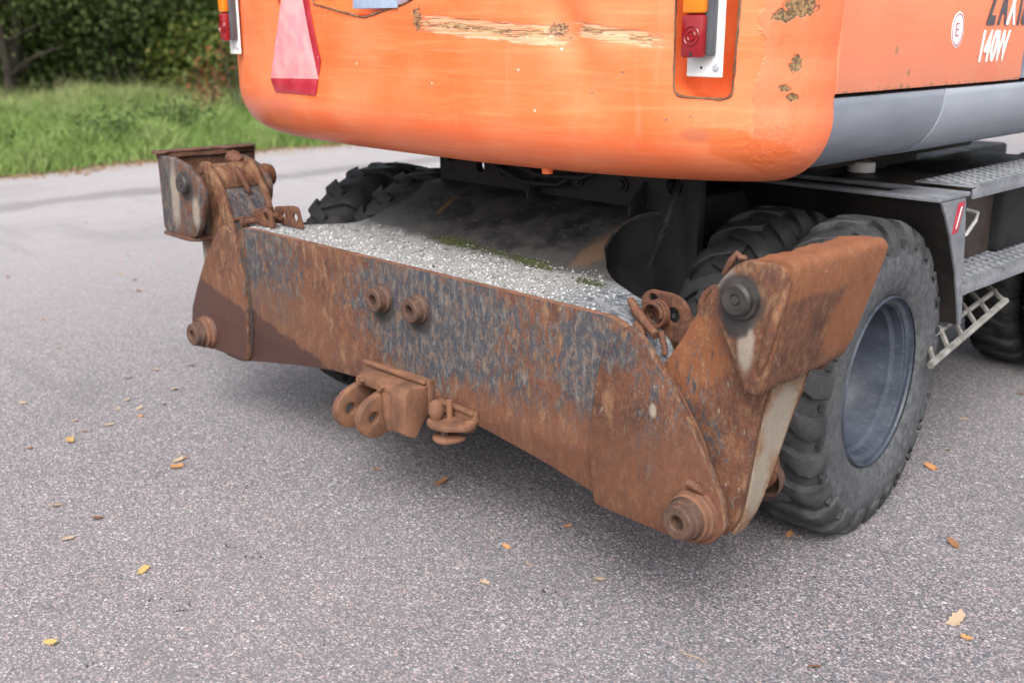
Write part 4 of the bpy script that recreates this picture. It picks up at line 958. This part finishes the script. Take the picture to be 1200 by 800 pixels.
# moss along the bend
s = MB('moss'); M['moss'] = s.done(s.mix(s.noise(90), (.016, .022, .006), (.07, .085, .022)), .95)
N_ = 1500; t_ = rng.random(N_); cl = rng.choice(4, N_, p=[.40, .06, .44, .10]); cx_ = np.array([-.13, .10, .30, .62])[cl] + rng.normal(0, 1, N_) * np.array([.065, .04, .055, .04])[cl]
cy_ = np.interp(cx_, [-.4, 0, .3, .7], [.42, .40, .365, .27]) + rng.normal(0, .017, N_)
ms = rng.uniform(.0018, .0045, N_); zz_ = np.array([ztop(x, y) for x, y in zip(cx_, cy_)]) + rng.random(N_) * .004
tag(link('moss', stones_mesh(np.stack([cx_, cy_, zz_], 1), ms[:, None] * np.ones((1, 3)), rng.random(N_)), 'moss'), 'green moss growing along the back of the gravel on the beam', 'moss', kind='stuff')

# ================================================================== LEAVES AND GRIT ON THE GROUND
def leaf_mat(n, a, b): 
    s = MB(n); return s.done(s.mix(s.noise(60, 4), a, b), .7, 0, s.noise(150), .001, .5, .3)
LM = [leaf_mat('leaf_brown', (.17, .07, .03), (.30, .15, .08)), leaf_mat('leaf_yellow', (.42, .26, .07), (.52, .37, .16)), leaf_mat('leaf_tan', (.30, .21, .13), (.42, .33, .24)), leaf_mat('leaf_orange', (.40, .17, .05), (.50, .27, .13))]
def leaf_me(seed, mat):
    r = random.Random(seed); n = 16; bm = bmesh.new(); c0 = bm.verts.new((0, 0, .006)); ringv = []
    for k in range(n):
        t = 2 * PI * k / n; rr = (.5 + .35 * abs(math.cos(t)) ** 1.5) * (1 + (.16 if k % 2 else -.12)) * r.uniform(.85, 1.12)
        x, y = rr * math.cos(t) * 1.15, rr * math.sin(t) * .8; z = .28 * y * y + .22 * r.uniform(-.3, 1) * abs(x) ** 1.5
        ringv.append(bm.verts.new((x, y, max(.0, z) + .06)))
    for k in range(n): bm.faces.new((c0, ringv[k], ringv[(k + 1) % n]))
    a = bm.verts.new((-.55, -.02, .05)); b = bm.verts.new((-.55, .03, .05)); c = bm.verts.new((-1.05, .08, .02)); bm.faces.new((a, b, c))
    me = bm_me(bm, 60); me.materials.append(mat); return me
LV = [[leaf_me(10 * j + i, LM[j]) for i in range(3)] for j in range(4)]
def leaf(x, y, size, kind, label, group=None, z=.002):
    o = bpy.data.objects.new('fallen_leaf', random.choice(LV[kind])); COL.objects.link(o)
    o.location = (x, y, z); size *= 1.3; o.rotation_euler = (random.uniform(-.3, .3), random.uniform(-.3, .3), random.uniform(0, 6.3)); o.scale = (size, size * 1.1, size); o.location.z = z + size * .12
    tag(o, label, 'leaf', group); return o
def gp(px, py):      # where a sight line meets the ground (used once to place the fallen leaves on the asphalt)
    up = Vector((0, 0, 1)); rt = Vector((fh.y, -fh.x, 0)); u_ = rt.cross(fwd); d = rt * ((px - 600) / F) - u_ * ((py - 400) / F) + fwd
    t = -1.62 / d.z; return 2.77 + d.x * t, -2.13 + d.y * t
named = [(168, 669, 1, .020, 'yellow leaf lying alone on the asphalt, left of the frame centre below the beam'), (60, 754, 1, .019, 'yellow-orange leaf nearest the bottom left corner of the photo'),
         (207, 548, 3, .024, 'light orange leaf on the asphalt below the left end of the beam'), (66, 593, 2, .018, 'pale curled leaf on the asphalt near the left edge'),
         (114, 608, 0, .018, 'small brown curled leaf beside the pale curled leaf on the left'), (82, 517, 1, .028, 'pale yellow leaf on asphalt far to the left of the beam'),
         (80, 632, 2, .016, 'small dark tan leaf just above the yellow leaf on the left'), (517, 566, 0, .022, 'brown leaf in the shade just below the small coupling bracket'),
         (441, 551, 3, .014, 'tiny orange leaf on the asphalt below the tow hitch'), (593, 641, 3, .014, 'small orange leaf in front of the right half of the beam'),
         (665, 617, 3, .013, 'tiny orange leaf close under the beam left of the right-hand pin'), (1090, 548, 3, .026, 'orange-brown leaf on the asphalt right of the rear tyre'),
         (1120, 728, 2, .028, 'large pale tan leaf near the bottom right corner'), (1132, 748, 3, .014, 'small orange leaf just below the large pale tan leaf'),
         (925, 627, 3, .018, 'brown leaf tucked beside the bottom of the rear tyre'), (1117, 638, 0, .022, 'brown leaf at the right edge area, level with the tyre bottom'),
         (955, 782, 0, .016, 'crumpled brown leaf at the bottom edge of the photo'), (568, 683, 2, .013, 'tiny tan leaf on the asphalt below the middle of the beam'),
         (1130, 492, 2, .015, 'tan leaf right of the rear tyre, behind the orange-brown one'), (703, 680, 2, .016, 'thin straw-coloured leaf in front of the right end of the beam'),
         (27, 473, 2, .016, 'tan leaf at the left edge, half way up'), (183, 434, 2, .018, 'tan leaf left of the left-hand lower pin'), (1196, 462, 0, .014, 'brown leaf at the right edge behind the tyre'),
         (1112, 528, 2, .014, 'small dull leaf just above the orange-brown leaf')]
for px, py, kd, sz_, lb in named:
    x, y = gp(px, py); leaf(x, y, sz_ * .95, kd, lb)
for k in range(36):
    px = random.uniform(0, 420); py = 215 + 330 * random.random() ** 1.3; 
    if px > 225 and py > 250: px *= .5
    x, y = gp(px, py); leaf(x, y, random.uniform(.009, .018), random.choice([0, 2, 2, 2, 3]), 'small faded leaf among others scattered on the asphalt left of the machine', 'scattered leaves left of the machine')
# loose grit: uneven small chips over the near asphalt
N_ = 1500; rr_ = 1.2 + 5.5 * rng.random(N_) ** .8; aa = math.atan2(fh.y, fh.x) + rng.uniform(-.6, .6, N_)
px_, py_ = 2.77 + rr_ * np.cos(aa), -2.13 + rr_ * np.sin(aa); sg = .0012 + .0022 * rng.random(N_) ** 3
tag(link('grit', stones_mesh(np.stack([px_, py_, sg * .4], 1), sg[:, None] * rng.uniform(.7, 1.4, (N_, 3)), np.clip(rng.normal(.28, .22, N_), 0, 1)), 'gravel'), 'fine loose grit on the asphalt', 'grit', kind='stuff')
# dark crumbs and bits of twig
s = MB('dark_crumb'); M['crumb'] = s.done((.03, .027, .025), .8)
cr = []
for (px, py, n_c) in ((640, 690, 5), (212, 712, 6), (295, 655, 4), (262, 640, 3), (110, 770, 3), (288, 570, 5), (480, 520, 6), (175, 705, 5)):
    x, y = gp(px, py)
    for _ in range(n_c): cr.append((x + random.gauss(0, .014), y + random.gauss(0, .014), .002))
cr = np.array(cr); tag(link('dirt_crumbs', stones_mesh(cr, rng.uniform(.0015, .0055, (len(cr), 3)), np.zeros(len(cr))), 'crumb'), 'dark crumbs of dirt scattered on the asphalt', 'dirt', kind='stuff')
def twig(px, py, l, lab, mt):
    x, y = gp(px, py); a = random.uniform(-.5, .5) - .3; pts = [(x + math.cos(a) * l * t + .004 * math.sin(t * 9), y + math.sin(a) * l * t + .005 * math.sin(t * 13), .004) for t in np.linspace(-.5, .5, 7)]
    o = tube('twig', pts, [.001, .0018, .002, .0018, .0024, .0016, .001], mt, None, 5); tag(o, lab, 'twig')
M['twig'] = LM[2]
twig(812, 770, .10, 'pale dry twig near the bottom edge of the photo, in front of the tyre', 'twig'); twig(620, 662, .05, 'short straw-coloured twig left of the right-hand lower pin', 'twig')

# ================================================================== VEGETATION
def veg_mat(n, dark, light, warm=None):
    s = MB(n); a = s.t.nodes.new('ShaderNodeAttribute'); a.attribute_name = 'tint'; f = a.outputs['Fac']
    stops = [(0, dark), (.6, light)] + ([(1, warm)] if warm else [])
    c = s.ramp(f, stops); c = s.mix(s.ss(s.noise(1.1, 3), .3, .7, 0, .4), c, dark)
    s.lk(c, s.b.inputs['Base Color']); s.b.inputs['Roughness'].default_value = .6; s.b.inputs['Specular IOR Level'].default_value = .25
    tr = s.t.nodes.new('ShaderNodeBsdfTranslucent'); s.lk(c, tr.inputs[0]); mxs = s.t.nodes.new('ShaderNodeMixShader'); mxs.inputs[0].default_value = .35
    s.t.links.new(s.b.outputs[0], mxs.inputs[1]); s.t.links.new(tr.outputs[0], mxs.inputs[2]); s.t.links.new(mxs.outputs[0], s.out.inputs[0]); return s.m
M['grass'] = veg_mat('green_grass', (.09, .165, .035), (.25, .37, .105), (.47, .46, .25)); M['dry'] = veg_mat('dry_grass', (.16, .18, .07), (.32, .30, .15), (.46, .41, .25))
M['leafg'] = veg_mat('tree_foliage', (.055, .092, .028), (.135, .185, .062), (.24, .26, .11)); M['leafy'] = veg_mat('yellowing_foliage', (.06, .10, .02), (.14, .18, .04), (.32, .28, .08))
M['redleaf'] = veg_mat('red_weed_leaves', (.20, .06, .03), (.35, .10, .05), (.10, .12, .03)); M['weed'] = veg_mat('weed_leaves', (.03, .06, .015), (.08, .13, .03), (.12, .17, .05))
M['bark'] = paint_simple('dark_bark', (.022, .018, .014), (.06, .05, .038), .9, .3, 6, .01, (1, 1, .3))
def blades(P, H, W, lean, tint):
    n = len(P); a = rng.uniform(0, 2 * PI, n); dx, dy = np.cos(a) * W / 2, np.sin(a) * W / 2; b = rng.uniform(0, 2 * PI, n); lx, ly = np.cos(b) * lean * H, np.sin(b) * lean * H
    z0 = np.zeros(n); V_ = np.stack([P + np.stack([-dx, -dy, z0], 1), P + np.stack([dx, dy, z0], 1), P + np.stack([dx * .7 + lx * .35, dy * .7 + ly * .35, H * .6], 1), P + np.stack([-dx * .7 + lx * .35, -dy * .7 + ly * .35, H * .6], 1), P + np.stack([lx, ly, H], 1)], 1)
    base = (np.arange(n) * 5)[:, None]; idx = np.concatenate([base + [0, 1, 2], base + [0, 2, 3], base + [3, 2, 4]], 1).ravel()
    return np_mesh(V_.reshape(-1, 3), 3, idx, attr=np.repeat(tint, 5))
def field(n, x0, x1, y0, y1):
    x = rng.uniform(x0, x1, n); y = rng.uniform(y0, y1, n); return x, y
n_ = 190000; x, y = field(n_, -20, -9.9, -3, 22); dist = -x
clump = np.clip(.5 + .5 * np.sin(x * 2.7 + 2 * np.sin(y * 1.8)) * np.sin(y * 2.3 + x * 1.1) + .35 * np.sin(x * 6.1 + y * 2.2) * np.sin(y * 5.3 - x * 2.1), 0, 1.3); edge = np.interp(y, ys, ex)
jit = rng.random(n_) * .35; k = x < edge + .05 - jit * (rng.random(n_) < .6); x, y, clump = x[k], y[k], clump[k]
tall = np.clip((-x - 11) / 8, 0, 1)
H = (.05 + .14 * rng.random(len(x)) + .24 * clump) * (.35 + .65 * np.clip((-x - 9.9) / 1.0, 0, 1)) * (1 + .3 * tall)
tint = np.clip(.25 + .35 * rng.random(len(x)) + .25 * clump + .25 * tall * rng.random(len(x)), 0, 1)
tag(link('grass', blades(np.stack([x, y, verge_h(x, y)], 1), H, rng.uniform(.010, .026, len(x)), rng.uniform(.3, 1.1, len(x)), tint), 'grass'), 'lush green uncut grass on the verge beyond the asphalt', 'grass', kind='stuff')
n_ = 60000; x, y = field(n_, -19.5, -11.5, -2, 22); yl = (y + 2.13) / (-x + 2.77); dens = np.clip(((-x - 14.5) / 9) + .9 * np.exp(-((yl - .665) / .10) ** 2) * np.clip((-x - 11.5) / 3, 0, 1) + .02, 0, 1) * (.35 + .65 * (np.sin(x * 3.1 + y * 1.7) * np.sin(y * 2.9 - x) > -.1)); k = rng.random(n_) < dens; x, y = x[k], y[k]
tag(link('dry_grass', blades(np.stack([x, y, verge_h(x, y)], 1), rng.uniform(.15, .75, len(x)) * (.7 + .5 * rng.random(len(x))), rng.uniform(.006, .014, len(x)), rng.uniform(.1, .7, len(x)), rng.random(len(x))), 'dry'), 'tall bleached grass and stalks at the back of the verge', 'dry grass', kind='stuff')
# leaf litter along the edge of the asphalt
n_ = 4200; y = rng.uniform(-4, 20, n_); x = np.interp(y, ys, ex) + rng.normal(.05, .18, n_)
def flakes(P, S, tint, flat=.35):
    n = len(P); nrm = rng.normal(size=(n, 3)); nrm[:, 2] = np.abs(nrm[:, 2]) / max(flat, .01); nrm /= np.linalg.norm(nrm, axis=1)[:, None]
    t = np.cross(nrm, rng.normal(size=(n, 3))); t /= np.linalg.norm(t, axis=1)[:, None]; b = np.cross(nrm, t); S = S[:, None]
    V_ = np.stack([P - t * S, P + b * S * .55, P + t * S, P - b * S * .55], 1); idx = ((np.arange(n) * 4)[:, None] + np.arange(4)).ravel()
    return np_mesh(V_.reshape(-1, 3), 4, idx, attr=np.repeat(tint, 4))
M['litter'] = veg_mat('leaf_litter_brown', (.20, .10, .05), (.40, .25, .14), (.50, .38, .26))
tag(link('leaf_litter', flakes(np.stack([x, y, np.full(n_, .012)], 1), rng.uniform(.015, .035, n_), rng.random(n_), .4), 'litter'), 'brown fallen leaves drifted along the edge of the asphalt', 'leaf litter', kind='stuff')

def crown(seed, n, rad, cz, zmin, big=.050, drop=.0):
    r = np.random.default_rng(seed); K = 60
    cc = r.normal(size=(K, 3)); cc /= np.linalg.norm(cc, axis=1)[:, None]; cc *= r.uniform(.35, 1, (K, 1)) ** .6; cc *= np.array(rad); cc[:, 2] += cz
    cc[:, 2] = np.maximum(cc[:, 2], zmin + .1 + r.random(K) * .8)
    ci = r.integers(0, K, n); P = cc[ci] + r.normal(size=(n, 3)) * np.array([.42, .42, .30])
    P = P[P[:, 2] > zmin * .7]; ci = ci[:len(P)]
    tint = np.clip(r.normal(.42, .17, K)[ci] + r.normal(0, .16, len(P)), 0, 1)
    return flakes(P, r.uniform(big * .55, big * 1.2, len(P)), tint, 1.0)
def trunk_me(seed, h, r0, stems):
    rr = random.Random(seed); bm = bmesh.new()
    for s_ in range(stems):
        a = rr.uniform(0, 2 * PI); bx, by = .25 * math.cos(a) * (s_ > 0), .25 * math.sin(a) * (s_ > 0); ln = rr.uniform(.03, .22); q = []; R = []
        for k in range(9): t = k / 8; q.append((bx + math.cos(a) * ln * h * t + .08 * math.sin(t * 5 + s_), by + math.sin(a) * ln * h * t + .07 * math.cos(t * 4), h * t)); R.append(r0 * (1 - .75 * t) * (1.3 if k == 0 else 1) * (1 if s_ == 0 else .75))
        tube_bm(bm, q, R, 8)
        for b_ in range(5):
            t = rr.uniform(.18, .8); i = int(t * 8); p = Vector(q[i]); a2 = rr.uniform(0, 2 * PI); l2 = rr.uniform(.8, 1.9)
            tube_bm(bm, [p, p + Vector((math.cos(a2) * l2 * .5, math.sin(a2) * l2 * .5, l2 * .25)), p + Vector((math.cos(a2) * l2, math.sin(a2) * l2, l2 * .35))], [R[i] * .5, R[i] * .3, R[i] * .1], 6)
    return bm_me(bm, 60)
CR = [crown(101, 34000, (2.3, 2.3, 2.4), 3.6, .95), crown(102, 34000, (2.6, 2.4, 2.2), 3.4, .7), crown(103, 34000, (2.2, 2.5, 2.6), 3.9, 1.15)]
TR = [trunk_me(1, 5.2, .13, 2), trunk_me(2, 5.0, .10, 3), trunk_me(3, 5.6, .15, 1)]
for m_ in TR: m_.materials.append(M['bark'])
def place_tree(x, y, v, sc_, rot, label, mat='leafg', group=None):
    r = bpy.data.objects.new('tree', None); COL.objects.link(r); r.location = (x, y, float(verge_h(np.array(x), np.array(y))) - .05); r.rotation_euler = (0, 0, rot); r.scale = (sc_, sc_, sc_)
    tag(r, label, 'tree', group)
    t = bpy.data.objects.new('trunk', TR[v]); COL.objects.link(t); t.parent = r
    cme = CR[v]; 
    if not cme.materials: cme.materials.append(M['leafg'])
    c = bpy.data.objects.new('crown', cme); COL.objects.link(c); c.parent = r
    c.material_slots[0].link = 'OBJECT'; c.material_slots[0].material = M[mat]
    return r
trees = [(-19.2, 5.6, 0, 1.0, 0., 'dark leafy tree at the far left with several thin trunks', 'leafg'), (-18.8, 7.8, 1, 1.0, 1.1, 'second tree from the left with low hanging green branches', 'leafg'),
         (-20.0, 9.9, 2, 1.05, 2.2, 'tree with a bare dark branch left of the machine', 'leafg'), (-18.6, 11.6, 1, 1.0, 3.0, 'yellowing tree just left of the orange counterweight', 'leafy'),
         (-19.2, 14.2, 0, 1.05, 4.1, 'tree standing behind the left tail light', 'leafg')]
for a in trees: place_tree(a[0], a[1], a[2], a[3], a[4], a[5], a[6])
for k in range(16):
    x = random.uniform(-24, -21.5) if k < 9 else random.uniform(-28, -25.5); y = 3 + (k % 9) * 2.1 + random.uniform(-.6, .6)
    place_tree(x, y, k % 3, random.uniform(1.0, 1.25), random.uniform(0, 6), 'green tree in the dense wood behind the front row', 'leafg', 'trees of the wood behind the front row')
for k in range(7):
    place_tree(random.uniform(-21, -19), -13 + k * 2.5, k % 3, random.uniform(1.0, 1.2), random.uniform(0, 6), 'green tree of the wood further left along the verge', 'leafg', 'trees further left along the verge')
# far wood that closes the view
n_ = 60000; P = np.stack([rng.uniform(-36, -29, n_), rng.uniform(-22, 45, n_), rng.uniform(.2, 7, n_)], 1)
tag(link('far_wood', flakes(P, rng.uniform(.15, .35, n_), rng.uniform(0, .6, n_), 1.0), 'leafg'), 'dark mass of woodland far behind the trees', 'woodland', kind='stuff')
# understorey shrubs
SH = [crown(201, 5000, (.9, .9, .6), .75, .1, .08), crown(202, 5000, (1.1, .8, .8), .85, .1, .08)]
SHT = trunk_me(9, 1.2, .03, 4); SHT.materials.append(M['bark'])
for m_ in SH: m_.materials.append(M['leafg'])
for k in range(16):
    x = random.uniform(-18.8, -17.2) if k % 2 else random.uniform(-22, -19.5); y = 5.2 + k * .72 + random.uniform(-.4, .4)
    if k in (0, 1, 2, 3) and k % 2: x = -21
    r = bpy.data.objects.new('shrub', None); COL.objects.link(r); r.location = (x, y, .15); r.rotation_euler = (0, 0, random.uniform(0, 6)); r.scale = (1, 1, random.uniform(.8, 1.4))
    tag(r, 'low green shrub growing under the trees at the back of the verge', 'shrub', 'shrubs under the trees')
    o = bpy.data.objects.new('crown', SH[k % 2]); COL.objects.link(o); o.parent = r; o.material_slots[0].link = 'OBJECT'; o.material_slots[0].material = M['leafy' if k % 4 == 1 else 'leafg']
    o = bpy.data.objects.new('stem', SHT); COL.objects.link(o); o.parent = r
# weeds on the verge
def weed(x, y, h, rad, n, mat, name, label, cat='weed'):
    z0 = float(verge_h(np.array(x), np.array(y)))
    P = rng.normal(size=(n, 3)) * np.array([rad, rad, h * .28]); P[:, 2] += h * .62; P = P[(P[:, 2] > .05)]
    r = bpy.data.objects.new(name, None); COL.objects.link(r); r.location = (x, y, z0); tag(r, label, cat)
    link('leaves', flakes(P, rng.uniform(.02, .05, len(P)), rng.random(len(P)), .9), mat, r)
    bm = bmesh.new()
    for k in range(7): a = random.uniform(0, 6.3); tube_bm(bm, [(0, 0, 0), (math.cos(a) * rad * .5, math.sin(a) * rad * .5, h * .5), (math.cos(a) * rad * .9, math.sin(a) * rad * .9, h)], [.008, .006, .003], 5)
    link('stem', bm_me(bm, 60), 'bark', r)
weed(-13.2, 6.6, .95, .22, 260, 'redleaf', 'red_weed', 'tall weed with reddish leaves on the verge left of the counterweight')
weed(-13.8, 7.5, 1.25, .30, 200, 'redleaf', 'red_weed', 'second reddish weed, closer to the machine, with orange-red tops')
weed(-13.0, 7.0, 1.1, .35, 200, 'weed', 'green_weed', 'green leafy weed between the two reddish ones')
weed(-11.6, 5.2, .45, .32, 420, 'weed', 'green_weed', 'broad dark green weed clump near the asphalt behind the left foot')
weed(-11.2, 4.0, .35, .30, 300, 'weed', 'green_weed', 'low green weed clump at the asphalt edge left of the left foot')
weed(-11.9, 2.6, .40, .35, 300, 'weed', 'green_weed', 'dark weed clump on the verge near the left edge of the photo')
